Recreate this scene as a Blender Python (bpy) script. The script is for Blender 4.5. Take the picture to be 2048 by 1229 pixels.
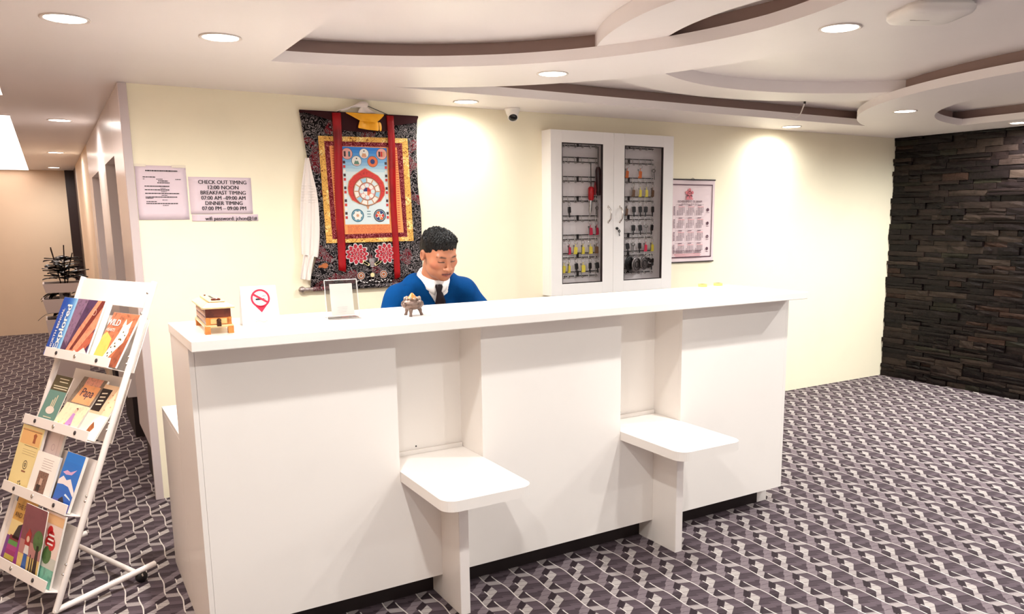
import bpy, bmesh, math, random
import numpy as np
from mathutils import Matrix, Vector

# ---------------------------------------------------------------- clear
for o in list(bpy.data.objects): bpy.data.objects.remove(o, do_unlink=True)
scene = bpy.context.scene
COL = scene.collection
random.seed(7)
rng = np.random.default_rng(7)

# ---------------------------------------------------------------- camera
W_PX, H_PX = 2048.0, 1229.0
F_PX, CX, CY = 1582.2, 1077.8, 706.3
YAW, PITCH, ROLL = -0.5489, -0.1687, -0.0083
cam_d = bpy.data.cameras.new('camera'); cam = bpy.data.objects.new('camera', cam_d); COL.objects.link(cam)
cam_d.sensor_fit = 'HORIZONTAL'; cam_d.sensor_width = 36.0
cam_d.lens = 36.0 * F_PX / W_PX
cam_d.shift_x = (W_PX/2 - CX)/W_PX
cam_d.shift_y = (CY - H_PX/2)/W_PX
cam_d.clip_start = 0.05; cam_d.clip_end = 100
fw = Vector((-math.sin(YAW)*math.cos(PITCH), math.cos(YAW)*math.cos(PITCH), math.sin(PITCH)))
rt = Vector((math.cos(YAW), math.sin(YAW), 0)); up = rt.cross(fw)
c_, s_ = math.cos(ROLL), math.sin(ROLL)
rt, up = rt*c_ + up*s_, up*c_ - rt*s_
Mx = Matrix((rt, up, -fw)).transposed().to_4x4(); Mx.translation = Vector((-0.356, -2.8047, 1.5418))
cam.matrix_world = Mx
scene.camera = cam

# ---------------------------------------------------------------- world, exposure
world = bpy.data.worlds.new('world'); scene.world = world; world.use_nodes = True
wb = world.node_tree.nodes['Background']
wb.inputs['Color'].default_value = (0.97, 0.985, 0.98, 1); wb.inputs['Strength'].default_value = 0.48  # soft ambient fill added to brighten the room, entering at its open front
vs = scene.view_settings
vs.view_transform = 'Standard'; vs.look = 'None'; vs.gamma = 1.0; vs.use_curve_mapping = False
vs.exposure = 0.84
SPOT_W = 66.0          # ceiling downlights, each
SPOT_COL = (0.97, 0.985, 0.96)
HALL_W = 18.0

# ---------------------------------------------------------------- helpers
def lin(c):
    r = []
    for v in c[:3]:
        v = v/255.0
        r.append(v/12.92 if v <= 0.04045 else ((v+0.055)/1.055)**2.4)
    return (r[0], r[1], r[2], 1.0)

_mats = {}
def M(name, rgb=(200,200,200), rough=0.5, metal=0.0, spec=0.5, var=0.0, vscale=8.0, bump=0.0, bscale=60.0, emit=0.0, sheen=0.0, coat=0.0):
    if name in _mats: return _mats[name]
    m = bpy.data.materials.new(name); m.use_nodes = True; _mats[name] = m
    nt = m.node_tree; b = nt.nodes['Principled BSDF']
    col = lin(rgb)
    b.inputs['Base Color'].default_value = col
    b.inputs['Roughness'].default_value = rough
    b.inputs['Metallic'].default_value = metal
    b.inputs['Specular IOR Level'].default_value = spec
    if sheen: b.inputs['Sheen Weight'].default_value = sheen
    if coat: b.inputs['Coat Weight'].default_value = coat; b.inputs['Coat Roughness'].default_value = 0.15
    if emit:
        b.inputs['Emission Color'].default_value = col; b.inputs['Emission Strength'].default_value = emit
    if var or bump:
        tc = nt.nodes.new('ShaderNodeTexCoord')
    if var:
        n = nt.nodes.new('ShaderNodeTexNoise'); n.inputs['Scale'].default_value = vscale; n.inputs['Detail'].default_value = 5
        nt.links.new(tc.outputs['Object'], n.inputs['Vector'])
        mr = nt.nodes.new('ShaderNodeMapRange'); mr.inputs[1].default_value = 0.3; mr.inputs[2].default_value = 0.48
        mr.inputs[3].default_value = 1-var; mr.inputs[4].default_value = 1+var
        nt.links.new(n.outputs['Fac'], mr.inputs[0])
        mx = nt.nodes.new('ShaderNodeVectorMath'); mx.operation = 'SCALE'
        mx.inputs[0].default_value = col[:3]; nt.links.new(mr.outputs[0], mx.inputs['Scale'])
        nt.links.new(mx.outputs[0], b.inputs['Base Color'])
    if bump:
        n2 = nt.nodes.new('ShaderNodeTexNoise'); n2.inputs['Scale'].default_value = bscale; n2.inputs['Detail'].default_value = 6
        nt.links.new(tc.outputs['Object'], n2.inputs['Vector'])
        bp = nt.nodes.new('ShaderNodeBump'); bp.inputs['Strength'].default_value = bump; bp.inputs['Distance'].default_value = 0.004
        nt.links.new(n2.outputs['Fac'], bp.inputs['Height']); nt.links.new(bp.outputs[0], b.inputs['Normal'])
    return m

def link(o, parent=None):
    COL.objects.link(o)
    if parent is not None: o.parent = parent
    return o

def tag(o, label=None, cat=None, group=None, kind=None):
    if label: o['label'] = label
    if cat: o['category'] = cat
    if group: o['group'] = group
    if kind: o['kind'] = kind
    return o

def empty(name, loc=(0,0,0), rot=None, label=None, cat=None, group=None, mat=None):
    o = bpy.data.objects.new(name, None); COL.objects.link(o); o.empty_display_size = 0.05
    if mat is not None: o.matrix_world = mat
    else:
        o.location = loc
        if rot: o.rotation_euler = rot
    return tag(o, label, cat, group)

class MB:
    """collects shapes into one mesh"""
    def __init__(s): s.v = []; s.f = []; s.mi = []; s.sm = []
    def add(s, vs_, fs_, mi=0, smooth=False):
        n = len(s.v); s.v += [tuple(p) for p in vs_]
        for f in fs_: s.f.append(tuple(i+n for i in f)); s.mi.append(mi); s.sm.append(smooth)
        return s
    def box(s, x0, x1, y0, y1, z0, z1, mi=0, T=None):
        p = [(x0,y0,z0),(x1,y0,z0),(x1,y1,z0),(x0,y1,z0),(x0,y0,z1),(x1,y0,z1),(x1,y1,z1),(x0,y1,z1)]
        if T is not None: p = [tuple(T @ Vector(q)) for q in p]
        return s.add(p, [(0,3,2,1),(4,5,6,7),(0,1,5,4),(1,2,6,5),(2,3,7,6),(3,0,4,7)], mi)
    def prism(s, poly, z0, z1, mi=0, axes=None, smooth=False):
        """poly: list of (a,b) CCW, extruded z0..z1; axes maps (a,b,c)->xyz"""
        ax = axes or (lambda a,b,c: (a,b,c))
        n = len(poly)
        vs_ = [ax(a,b,z0) for a,b in poly] + [ax(a,b,z1) for a,b in poly]
        fs_ = [tuple(range(n-1,-1,-1)), tuple(range(n,2*n))]
        s.add(vs_, fs_, mi)
        s.add(vs_, [(i,(i+1)%n,n+(i+1)%n,n+i) for i in range(n)], mi, smooth)
        return s
    def tube(s, pts, r, seg=8, mi=0, cap=True, closed=False):
        P = [Vector(p) for p in pts]; n = len(P); rings = []
        rr = r if hasattr(r,'__len__') else [r]*n
        prev = None
        for i in range(n):
            if closed: t = P[(i+1)%n]-P[i-1]
            elif i == 0: t = P[1]-P[0]
            elif i == n-1: t = P[-1]-P[-2]
            else: t = (P[i+1]-P[i]).normalized() + (P[i]-P[i-1]).normalized()
            t.normalize()
            if prev is None:
                a = Vector((0,0,1)) if abs(t.z) < 0.9 else Vector((1,0,0))
                x = t.cross(a).normalized()
            else:
                x = (prev - t*prev.dot(t))
                x = x.normalized() if x.length > 1e-6 else t.orthogonal().normalized()
            prev = x; y = t.cross(x)
            rings.append([P[i] + (x*math.cos(2*math.pi*k/seg) + y*math.sin(2*math.pi*k/seg))*rr[i] for k in range(seg)])
        vs_ = [tuple(p) for R in rings for p in R]; fs_ = []
        m = n if closed else n-1
        for i in range(m):
            j = (i+1) % n
            for k in range(seg):
                k2 = (k+1) % seg
                fs_.append((i*seg+k, i*seg+k2, j*seg+k2, j*seg+k))
        s.add(vs_, fs_, mi, True)
        if cap and not closed:
            s.add(rings[0], [tuple(range(seg-1,-1,-1))], mi); s.add(rings[-1], [tuple(range(seg))], mi)
        return s
    def lathe(s, prof, seg=24, c=(0,0,0), axis='z', mi=0, smooth=True, T=None):
        vs_ = []; n = len(prof)
        for r, h in prof:
            for k in range(seg):
                a = 2*math.pi*k/seg; x, y = r*math.cos(a), r*math.sin(a)
                p = (x,y,h) if axis == 'z' else ((x,h,y) if axis == 'y' else (h,x,y))
                p = (p[0]+c[0], p[1]+c[1], p[2]+c[2])
                if T is not None: p = tuple(T @ Vector(p))
                vs_.append(p)
        fs_ = [(i*seg+k, i*seg+(k+1)%seg, (i+1)*seg+(k+1)%seg, (i+1)*seg+k) for i in range(n-1) for k in range(seg)]
        if axis == 'y': fs_ = [f[::-1] for f in fs_]
        s.add(vs_, fs_, mi, smooth)
        return s
    def ball(s, c, r, seg=12, rings=8, mi=0, T=None):
        rx, ry, rz = r if hasattr(r,'__len__') else (r,r,r)
        vs_ = []
        for i in range(rings+1):
            t = math.pi*i/rings
            for k in range(seg):
                a = 2*math.pi*k/seg
                p = (c[0]+rx*math.sin(t)*math.cos(a), c[1]+ry*math.sin(t)*math.sin(a), c[2]-rz*math.cos(t))
                vs_.append(tuple(T @ Vector(p)) if T is not None else p)
        fs_ = [(i*seg+k, i*seg+(k+1)%seg, (i+1)*seg+(k+1)%seg, (i+1)*seg+k) for i in range(rings) for k in range(seg)]
        return s.add(vs_, fs_, mi, True)
    def build(s, name, mats, parent=None, bevel=0.0, loc=None, kind=None, seg=2):
        me = bpy.data.meshes.new(name); me.from_pydata(s.v, [], s.f); me.validate(clean_customdata=False)
        if not isinstance(mats, (list,tuple)): mats = [mats]
        for m in mats: me.materials.append(m)
        if len(me.polygons) == len(s.f):
            me.polygons.foreach_set('material_index', s.mi); me.polygons.foreach_set('use_smooth', s.sm)
        me.update()
        o = bpy.data.objects.new(name, me); link(o, parent)
        if loc: o.location = loc
        if bevel:
            b = o.modifiers.new('bevel','BEVEL'); b.width = bevel; b.segments = seg; b.limit_method = 'ANGLE'; b.angle_limit = math.radians(40)
        if kind: o['kind'] = kind
        return o

def rrect(x0, x1, y0, y1, r, seg=6, corners=(1,1,1,1)):
    """CCW rounded rectangle: corners order bl, br, tr, tl"""
    out = []
    for (cx, cy, a0, on, px, py) in ((x0+r,y0+r,180,corners[0],x0,y0),(x1-r,y0+r,270,corners[1],x1,y0),(x1-r,y1-r,0,corners[2],x1,y1),(x0+r,y1-r,90,corners[3],x0,y1)):
        if on:
            for k in range(seg+1):
                a = math.radians(a0+90*k/seg); out.append((cx+r*math.cos(a), cy+r*math.sin(a)))
        else: out.append((px,py))
    return out

def circle(cx, cy, r, n=24, ry=None):
    ry = ry or r
    return [(cx+r*math.cos(2*math.pi*k/n), cy+ry*math.sin(2*math.pi*k/n)) for k in range(n)]

def ring(cx, cy, r0, r1, n=28):
    return [[(cx+r0*math.cos(a),cy+r0*math.sin(a)),(cx+r1*math.cos(a),cy+r1*math.sin(a)),(cx+r1*math.cos(b),cy+r1*math.sin(b)),(cx+r0*math.cos(b),cy+r0*math.sin(b))]
            for a, b in ((2*math.pi*k/n, 2*math.pi*(k+1)/n) for k in range(n))]

class Print:
    """flat print: polygons in local xy, stacked in thin layers along +z"""
    def __init__(s, z=0.0): s.m = MB(); s.mats = []; s.z = z
    def poly(s, mat, pts, layer=0):
        if mat not in s.mats: s.mats.append(mat)
        z = s.z + 0.00035*layer
        s.m.add([(a,b,z) for a,b in pts], [tuple(range(len(pts)))], s.mats.index(mat)); return s
    def rect(s, mat, x0, x1, y0, y1, layer=0): return s.poly(mat, [(x0,y0),(x1,y0),(x1,y1),(x0,y1)], layer)
    def ring(s, mat, cx, cy, r0, r1, layer=0, n=28):
        for q in ring(cx,cy,r0,r1,n): s.poly(mat, q, layer)
        return s
    def build(s, name, parent): return s.m.build(name, s.mats, parent)

def lettering(name, string, size, parent, x, y, z, mat, align='CENTER', rot=0.0, bold=0.0, sx=1.0, spacing=1.0):
    cu = bpy.data.curves.new(name, 'FONT'); cu.body = string; cu.size = size; cu.align_x = align; cu.align_y = 'CENTER'
    cu.extrude = 0.0; cu.space_character = spacing; cu.resolution_u = 3
    t = bpy.data.objects.new(name, cu); COL.objects.link(t)
    dg = bpy.context.evaluated_depsgraph_get()
    me = bpy.data.meshes.new_from_object(t.evaluated_get(dg)); bpy.data.objects.remove(t, do_unlink=True)
    if bold:                                             # heavier strokes: the same glyphs repeated a hair to the side
        n = len(me.vertices); co = np.empty(n*3, np.float32); me.vertices.foreach_get('co', co); co = co.reshape(-1,3)
        fc = [tuple(p.vertices) for p in me.polygons]; vs2 = []; fs2 = []
        for q, dx in enumerate((-1.0, 0.0, 1.0)):
            vs2 += (co + np.array((dx*bold*size*2.2, 0, 0.00012*q))).tolist(); fs2 += [tuple(i+q*n for i in f) for f in fc]
        bpy.data.meshes.remove(me); me = bpy.data.meshes.new(name); me.from_pydata(vs2, [], fs2)
    me.materials.clear(); me.materials.append(mat)
    o = bpy.data.objects.new(name, me); link(o, parent)
    o.location = (x,y,z); o.rotation_euler = (0,0,rot); o.scale = (sx,1,1)
    return o

WALLROT = (math.pi/2, 0, 0)      # local x -> x, y -> z, z -> -y (faces the room)

# ---------------------------------------------------------------- room dimensions
D = 1.9435; H = 2.25; W0 = 0.0176; W1 = 6.4917
H1 = H + 0.05; H2 = H + 0.12
YB = -7.0; XL = -2.0; YH = 10.27
# ---------------------------------------------------------------- materials
m_wall   = M('cream wall paint', (253,242,214), 0.62, var=0.015, vscale=3, bump=0.05, bscale=90)
m_ceil   = M('white ceiling paint', (246,238,236), 0.42, spec=0.45, var=0.01, vscale=2)
m_lam    = M('white laminate', (246,238,231), 0.32, spec=0.5, var=0.008, vscale=5)
m_lamed  = M('white edge band', (246,236,230), 0.35)
m_panel  = M('hall panel laminate', (238,226,222), 0.22, spec=0.6)
m_dark   = M('dark plinth', (34,18,18), 0.6)
m_brown  = M('dark brown laminate', (92,62,58), 0.4)
m_greyp  = M('grey pink laminate', (168,142,142), 0.4)
m_hallw  = M('hall peach wall', (240,216,188), 0.6, var=0.02, vscale=2)
m_black  = M('black', (22,18,18), 0.4)
m_white  = M('white paint', (248,242,236), 0.4)
m_chrome = M('chrome', (205,200,196), 0.22, metal=1.0)
m_steel  = M('dark steel wire', (62,56,56), 0.35, metal=0.8)
m_paper  = M('lilac paper', (226,206,214), 0.7, var=0.01)
m_ink    = M('ink', (36,26,30), 0.7)

def math_node(nt, op, a, b=None, c=None):
    n = nt.nodes.new('ShaderNodeMath'); n.operation = op
    for i, v in enumerate((a,b,c)):
        if v is None: continue
        if isinstance(v, (int,float)): n.inputs[i].default_value = v
        else: nt.links.new(v, n.inputs[i])
    return n.outputs[0]

def carpet_material():
    m = bpy.data.materials.new('woven zigzag carpet'); m.use_nodes = True
    nt = m.node_tree; b = nt.nodes['Principled BSDF']; b.inputs['Roughness'].default_value = 0.9; b.inputs['Specular IOR Level'].default_value = 0.25
    F = lambda *a: math_node(nt, *a)
    tc = nt.nodes.new('ShaderNodeTexCoord'); sp = nt.nodes.new('ShaderNodeSeparateXYZ'); nt.links.new(tc.outputs['Object'], sp.inputs[0])
    X, Y = sp.outputs[0], sp.outputs[1]
    cw, per, sh = 0.0493, 0.624, 0.208
    wob = F('MULTIPLY', F('SINE', F('MULTIPLY', Y, 2*math.pi/0.208)), 0.0035)
    xs = F('DIVIDE', F('ADD', F('ADD', X, wob), 10.0*cw*3 - 0.0185), cw)
    colm = F('FLOOR', xs); lx = F('SUBTRACT', xs, colm)
    ye = F('ADD', F('ADD', Y, 0.035), F('MULTIPLY', colm, sh))
    lxc = F('SUBTRACT', lx, 0.5)
    t0 = F('FRACT', F('ADD', F('DIVIDE', F('MULTIPLY', ye, -1.0), per), 100.0))
    t1 = F('FRACT', F('ADD', F('DIVIDE', F('SUBTRACT', F('MULTIPLY', lxc, 0.040), ye), per), 100.0))
    t2 = F('FRACT', F('ADD', F('DIVIDE', F('SUBTRACT', F('MULTIPLY', lxc, -0.017), ye), per), 100.0))
    def ramp(t, stops):
        r = nt.nodes.new('ShaderNodeValToRGB'); cr = r.color_ramp; cr.interpolation = 'CONSTANT'
        while len(cr.elements) < len(stops): cr.elements.new(0.5)
        for e, (p, v, a) in zip(cr.elements, stops): e.position = p; e.color = (v,v,v,a)
        nt.links.new(t, r.inputs[0]); return r
    r1 = ramp(t1, [(0,.42,1),(.075,.1,0),(.27,.20,1),(.35,.1,0),(.43,.34,1),(.50,.02,1),(.52,.1,0),(.865,.17,1),(.94,.015,1),(.985,.1,0)])
    r2 = ramp(t2, [(0,.05,1),(.13,.085,1),(.19,.045,1),(.25,.085,1),(.35,.04,1),(.40,.022,1),(.50,.03,1),(.555,.34,1),(.62,.07,1),(.68,.10,1),(.74,.05,1),(.80,.085,1),(.86,.045,1),(.945,.02,1)])
    mixv = nt.nodes.new('ShaderNodeMix'); mixv.data_type = 'FLOAT'
    nt.links.new(r1.outputs['Alpha'], mixv.inputs[0]); nt.links.new(r2.outputs['Color'], mixv.inputs[2]); nt.links.new(r1.outputs['Color'], mixv.inputs[3])
    v = mixv.outputs[0]
    seam = F('SUBTRACT', 1.0, F('MULTIPLY', F('LESS_THAN', F('FRACT', F('MULTIPLY', t2, 16.0)), 0.085), 0.55))
    hatch = F('SUBTRACT', 1.0, F('MULTIPLY', F('MULTIPLY', F('GREATER_THAN', v, 0.2), F('LESS_THAN', F('FRACT', F('DIVIDE', X, 0.0042)), 0.38)), 0.30))
    v = F('MULTIPLY', F('MULTIPLY', v, seam), hatch)
    la = F('LESS_THAN', lx, 0.10)
    lb = F('MAXIMUM', F('MULTIPLY', F('GREATER_THAN', t0, 0.16), F('LESS_THAN', t0, 0.56)), F('LESS_THAN', t0, 0.07))
    line = F('MULTIPLY', la, lb)
    v = F('MAXIMUM', v, F('MULTIPLY', line, 0.60))
    nz = nt.nodes.new('ShaderNodeTexNoise'); nz.inputs['Scale'].default_value = 420; nz.inputs['Detail'].default_value = 2; nt.links.new(tc.outputs['Object'], nz.inputs['Vector'])
    v = F('MULTIPLY', v, F('ADD', F('MULTIPLY', nz.outputs['Fac'], 0.9), 0.55))
    cr = nt.nodes.new('ShaderNodeValToRGB'); e = cr.color_ramp.elements
    e[0].position = 0.0; e[0].color = (0.011,0.004,0.0065,1); e[1].position = 0.9; e[1].color = (0.92,0.84,0.78,1)
    k = cr.color_ramp.elements.new(0.14); k.color = (0.148,0.108,0.125,1)
    k = cr.color_ramp.elements.new(0.5); k.color = (0.52,0.47,0.43,1)
    nt.links.new(v, cr.inputs[0]); nt.links.new(cr.outputs[0], b.inputs['Base Color'])
    bp = nt.nodes.new('ShaderNodeBump'); bp.inputs['Strength'].default_value = 0.25; bp.inputs['Distance'].default_value = 0.003
    nt.links.new(v, bp.inputs['Height']); nt.links.new(bp.outputs[0], b.inputs['Normal'])
    return m
m_carpet = carpet_material()

def glass_material(name, tint=(1,1,1), gloss=0.10, rough=0.02):
    m = bpy.data.materials.new(name); m.use_nodes = True; nt = m.node_tree; nt.nodes.clear()
    out = nt.nodes.new('ShaderNodeOutputMaterial'); mx = nt.nodes.new('ShaderNodeMixShader')
    tr = nt.nodes.new('ShaderNodeBsdfTransparent'); tr.inputs[0].default_value = (*tint,1)
    gl = nt.nodes.new('ShaderNodeBsdfGlossy'); gl.inputs['Roughness'].default_value = rough
    lw = nt.nodes.new('ShaderNodeLayerWeight'); lw.inputs['Blend'].default_value = 0.5
    pw_ = nt.nodes.new('ShaderNodeMath'); pw_.operation = 'POWER'; pw_.inputs[1].default_value = 5.0; nt.links.new(lw.outputs['Facing'], pw_.inputs[0])
    k = nt.nodes.new('ShaderNodeMath'); k.operation = 'MULTIPLY_ADD'; k.inputs[1].default_value = 0.9; k.inputs[2].default_value = gloss*0.3
    nt.links.new(pw_.outputs[0], k.inputs[0]); nt.links.new(k.outputs[0], mx.inputs[0]); nt.links.new(tr.outputs[0], mx.inputs[1]); nt.links.new(gl.outputs[0], mx.inputs[2])
    nt.links.new(mx.outputs[0], out.inputs[0]); return m
m_glass = glass_material('cabinet glass', (0.97,0.97,0.97)); m_acryl = glass_material('clear acrylic', (0.93,0.92,0.91), 0.2)

# ---------------------------------------------------------------- floor and walls
tag(MB().box(XL, W1+0.1, YB, YH+0.1, -0.05, 0).build('floor', m_carpet), kind='structure')
tag(MB().box(W0+0.04, W1+0.1, D, D+0.1, 0, H2).build('wall_back', m_wall), kind='structure')
tag(MB().box(XL-0.1, XL, YB, YH+0.1, 0, H2).build('wall_left', m_hallw), kind='structure')
tag(MB().box(XL-0.1, 1.2, YH, YH+0.1, 0, H2).build('wall_hall_end', m_hallw), kind='structure')

# hall partition with two openings
part = tag(MB().box(W0+0.1, W0+0.14, 1.945, 5.79, 2.0, H2).build('wall_hall_right', m_panel), kind='structure')
for y0, y1 in ((1.955,2.58),(3.44,4.26),(5.31,5.79)):
    MB().box(W0, W0+0.10, y0, y1, 0.30, H).build('panel', m_panel, part, bevel=0.002)
    MB().box(W0+0.03, W0+0.09, y0+0.01, y1-0.002, 0.0, 0.30).build('plinth', m_dark, part)
for y0, y1 in ((2.58,3.44),(4.26,5.31)):
    MB().box(W0, W0+0.10, y0, y1, 1.925, H).build('header_panel', m_panel, part)
for y0, y1, mm in ((2.58,3.44,m_brown),(4.26,5.31,m_greyp)):
    MB().box(W0+0.10, W0+0.9, y1, y1+0.02, 0, 2.0).build('jamb_panel', mm, part)
    MB().box(W0+0.10, W0+0.9, y0-0.02, y0, 0, 2.0).build('jamb_panel', mm, part)
    MB().box(W0+0.9, W0+0.92, y0-0.02, y1+0.02, 0, 2.0).build('closet_back', mm, part)
    MB().box(W0+0.10, W0+0.92, y0-0.02, y1+0.02, 1.99, 2.0).build('closet_top', mm, part)
MB().box(W0, W0+0.1, 5.79, 9.15, 0, H2).build('plaster_return', m_hallw, part)
d1 = tag(MB().box(W0+0.005, W0+0.06, 9.15, YH-0.001, 0, H).box(-0.085, W0+0.06, YH-0.09, YH-0.002, 0, H-0.001).build('door_1', M('dark door', (46,26,24), 0.45)), kind='structure')
tr1 = tag(MB().box(W0, W0+0.042, D-0.012, D+0.01, 0, H-0.001).build('trim_1', M('grey trim', (208,192,190), 0.4), bevel=0.002), kind='structure')
for z in (0.42, 1.0, 1.62, 2.12): MB().lathe([(0.004,0),(0.004,0.002),(0,0.0021)], 10, (W0+0.020, D-0.0120, z), 'y').build('screw', m_steel, tr1)

# ---------------------------------------------------------------- ceiling: upper slab, soffit, curved bands
ceil = tag(MB().box(XL, W1+0.1, YB, YH+0.1, H2, H2+0.05).build('ceiling', m_ceil), kind='structure')
RX0, RX1, RY0, RY1 = 0.572, 5.98, -2.52, 1.415
def frame_mb(g, z0, z1):
    a, b_, c, d = RX0-g, RX1+g, RY0-g, RY1+g
    mb = MB()
    mb.box(XL, a, YB, D, z0, z1); mb.box(b_, W1+0.1, YB, D, z0, z1)
    mb.box(a, b_, d, D, z0, z1); mb.box(a, b_, YB, c, z0, z1); mb.box(XL, W0+0.14, D, YH+0.1, z0, z1)
    return mb
frame_mb(0, H, H1).build('soffit', m_ceil, ceil)
m_cove_shade = M('painted cove shade', (168,142,134), 0.6)  # shade of the coves put into the upstand colour, darker than the ceiling
frame_mb(0.085, H1, H2-0.0005).build('soffit_upstand', m_cove_shade, ceil)
def ray_circ(ox, oy, th, cx, cy, r):
    dx, dy = math.cos(th), math.sin(th); fx, fy = ox-cx, oy-cy
    bq = fx*dx+fy*dy; cq = fx*fx+fy*fy-r*r
    return -bq + math.sqrt(max(bq*bq-cq, 0))
def band(side, inner, outer, g, z0, z1):
    ox, oy = (RX0, -0.55) if side > 0 else (RX1, -0.55)
    N = 96; pin = []; pout = []
    for k in range(N+1):
        th = math.radians(90 - 180*k/N); tm = abs(th)
        tt = tm if side > 0 else math.pi-tm
        ri = ray_circ(ox, oy, tt, *inner) + g
        ro = min(ray_circ(ox, oy, tt, *outer) - g, (RY1-oy)/max(math.sin(tm),1e-4))
        ro = max(ro, ri+0.02)
        sg = 1 if th >= 0 else -1
        pin.append((ox+ri*math.cos(tt), oy+sg*ri*math.sin(tt))); pout.append((ox+ro*math.cos(tt), oy+sg*ro*math.sin(tt)))
    pout = [(x, max(y, RY0)) for x,y in pout]
    n = N+1
    vs_ = [(x,y,z0) for x,y in pin]+[(x,y,z0) for x,y in pout]+[(x,y,z1) for x,y in pin]+[(x,y,z1) for x,y in pout]
    fs_ = []; fl = []
    for i in range(N):
        fl.append((i, i+1, n+i+1, n+i)); fl.append((2*n+i, 3*n+i, 3*n+i+1, 2*n+i+1))
        fs_.append((i, 2*n+i, 2*n+i+1, i+1)); fs_.append((n+i, n+i+1, 3*n+i+1, 3*n+i))
    if side > 0: fl = [f[::-1] for f in fl]; fs_ = [f[::-1] for f in fs_]
    mb = MB(); mb.add(vs_, fl); mb.add(vs_, fs_, 0, True); return mb
A_IN, A_OUT = (0.435,-0.608,1.6215), (0.581,-0.341,1.9066)
F_IN, F_OUT = (6.098,-0.642,1.6622), (6.276,-0.773,2.393)
band(1, A_IN, A_OUT, 0, H, H1).build('curved_band', m_ceil, ceil)
band(-1, F_IN, F_OUT, 0, H, H1).build('curved_band', m_ceil, ceil)
band(1, A_IN, A_OUT, 0.08, H1, H2-0.0005).build('band_upstand', m_cove_shade, ceil)
band(-1, F_IN, F_OUT, 0.085, H1, H2-0.0005).build('band_upstand', m_cove_shade, ceil)
# raised centre ring
N = 128; mb = MB(); vs_ = []
for k in range(N):
    a = 2*math.pi*k/N
    vs_ += [(3.255+1.375*math.cos(a), -0.565+1.375*math.sin(a), H1), (3.312+1.694*math.cos(a), -0.569+1.694*math.sin(a), H1),
            (3.312+1.694*math.cos(a), -0.569+1.694*math.sin(a), H2-0.0004), (3.255+1.375*math.cos(a), -0.565+1.375*math.sin(a), H2-0.0004)]
fl = []; fs_ = []
for k in range(N):
    i, j = 4*k, 4*((k+1)%N)
    fl.append((i, j, j+1, i+1)); fs_.append((i+1, j+1, j+2, i+2)); fs_.append((j, i, i+3, j+3)); fl.append((i+2, j+2, j+3, i+3))
mb.add(vs_, fl); mb.add(vs_, fs_, 0, True); mb.build('centre_ring', m_ceil, ceil)

# ---------------------------------------------------------------- stone wall
m_stones = [M('slate %d' % i, c, r, spec=0.16, var=0.35, vscale=18, bump=0.9, bscale=45) for i, (c, r) in enumerate((
    ((20,13,12),0.34),((30,22,19),0.4),((14,9,9),0.3),((40,31,26),0.42),((40,26,20),0.45),((28,25,18),0.42),((17,11,11),0.32)))]
wr = tag(MB().box(W1, W1+0.1, YB, D, 0, H2).build('wall_right', M('slate backing', (26,16,15), 0.8)), kind='structure')
def stone(mb, y0, y1, z0, z1, dep):
    nx, nz = 4, 3; P = []
    for j in range(nz):
        for i in range(nx):
            y = y0 + (y1-y0)*i/(nx-1); z = z0 + (z1-z0)*j/(nz-1)
            if 0 < i < nx-1: y += random.uniform(-.15,.15)*(y1-y0)/(nx-1)
            edge = (i in (0,nx-1)) or (j in (0,nz-1))
            z += random.uniform(-0.0022,0.0022)
            P.append((W1 - dep + (random.uniform(0,0.006) if edge else random.uniform(-0.004,0.002)), y, z))
    fr = []
    for j in range(nz-1):
        for i in range(nx-1):
            a = j*nx+i; fr.append((a, a+nx, a+nx+1, a+1))
    rim = [i for i in range(nx)] + [j*nx+nx-1 for j in range(1,nz)] + [(nz-1)*nx+i for i in range(nx-2,-1,-1)] + [j*nx for j in range(nz-2,0,-1)]
    n0 = len(P); P += [(W1-0.0005, P[i][1], P[i][2]) for i in rim]
    m = len(rim)
    sd = [(rim[k], rim[(k+1)%m], n0+(k+1)%m, n0+k) for k in range(m)]
    mb.add(P, fr + sd)
far = MB(); farmi = 0; z = 0.0; nst = 0
while z < H-0.015:
    hh = random.choice((0.034,0.042,0.05,0.056,0.064)); hh = min(hh, H-z)
    if H-z-hh < 0.02: hh = H-z
    y = D-0.002
    while y > YB+0.05:
        ln = random.uniform(0.11,0.38); y0 = y-ln
        g = 0.0016; dep = random.choice((0.014,0.018,0.022,0.028,0.034,0.04)) + random.uniform(-.003,.003)
        two = hh > 0.05 and random.random() < 0.25
        segs = [(z, z+hh)] if not two else [(z, z+hh*0.48), (z+hh*0.48, z+hh)]
        for (za, zb) in segs:
            d2 = dep + (random.uniform(-.006,.008) if two else 0)
            if y > 0.50 and nst < 300:
                m1 = MB(); stone(m1, y0+g, y-g, za+g*0.6, zb-g*0.6, d2)
                m1.build('stone', random.choices(m_stones, (5,4,5,3,1,1,5))[0], wr); nst += 1
            else:
                k = len(far.f); stone(far, y0+g, y-g, za+g*0.6, zb-g*0.6, d2)
                mi = random.choices(range(7), (5,4,5,3,1,1,5))[0]
                for q in range(k, len(far.f)): far.mi[q] = mi
        y = y0
    z += hh
far.build('stone_rows', m_stones, wr, kind='stuff')

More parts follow.
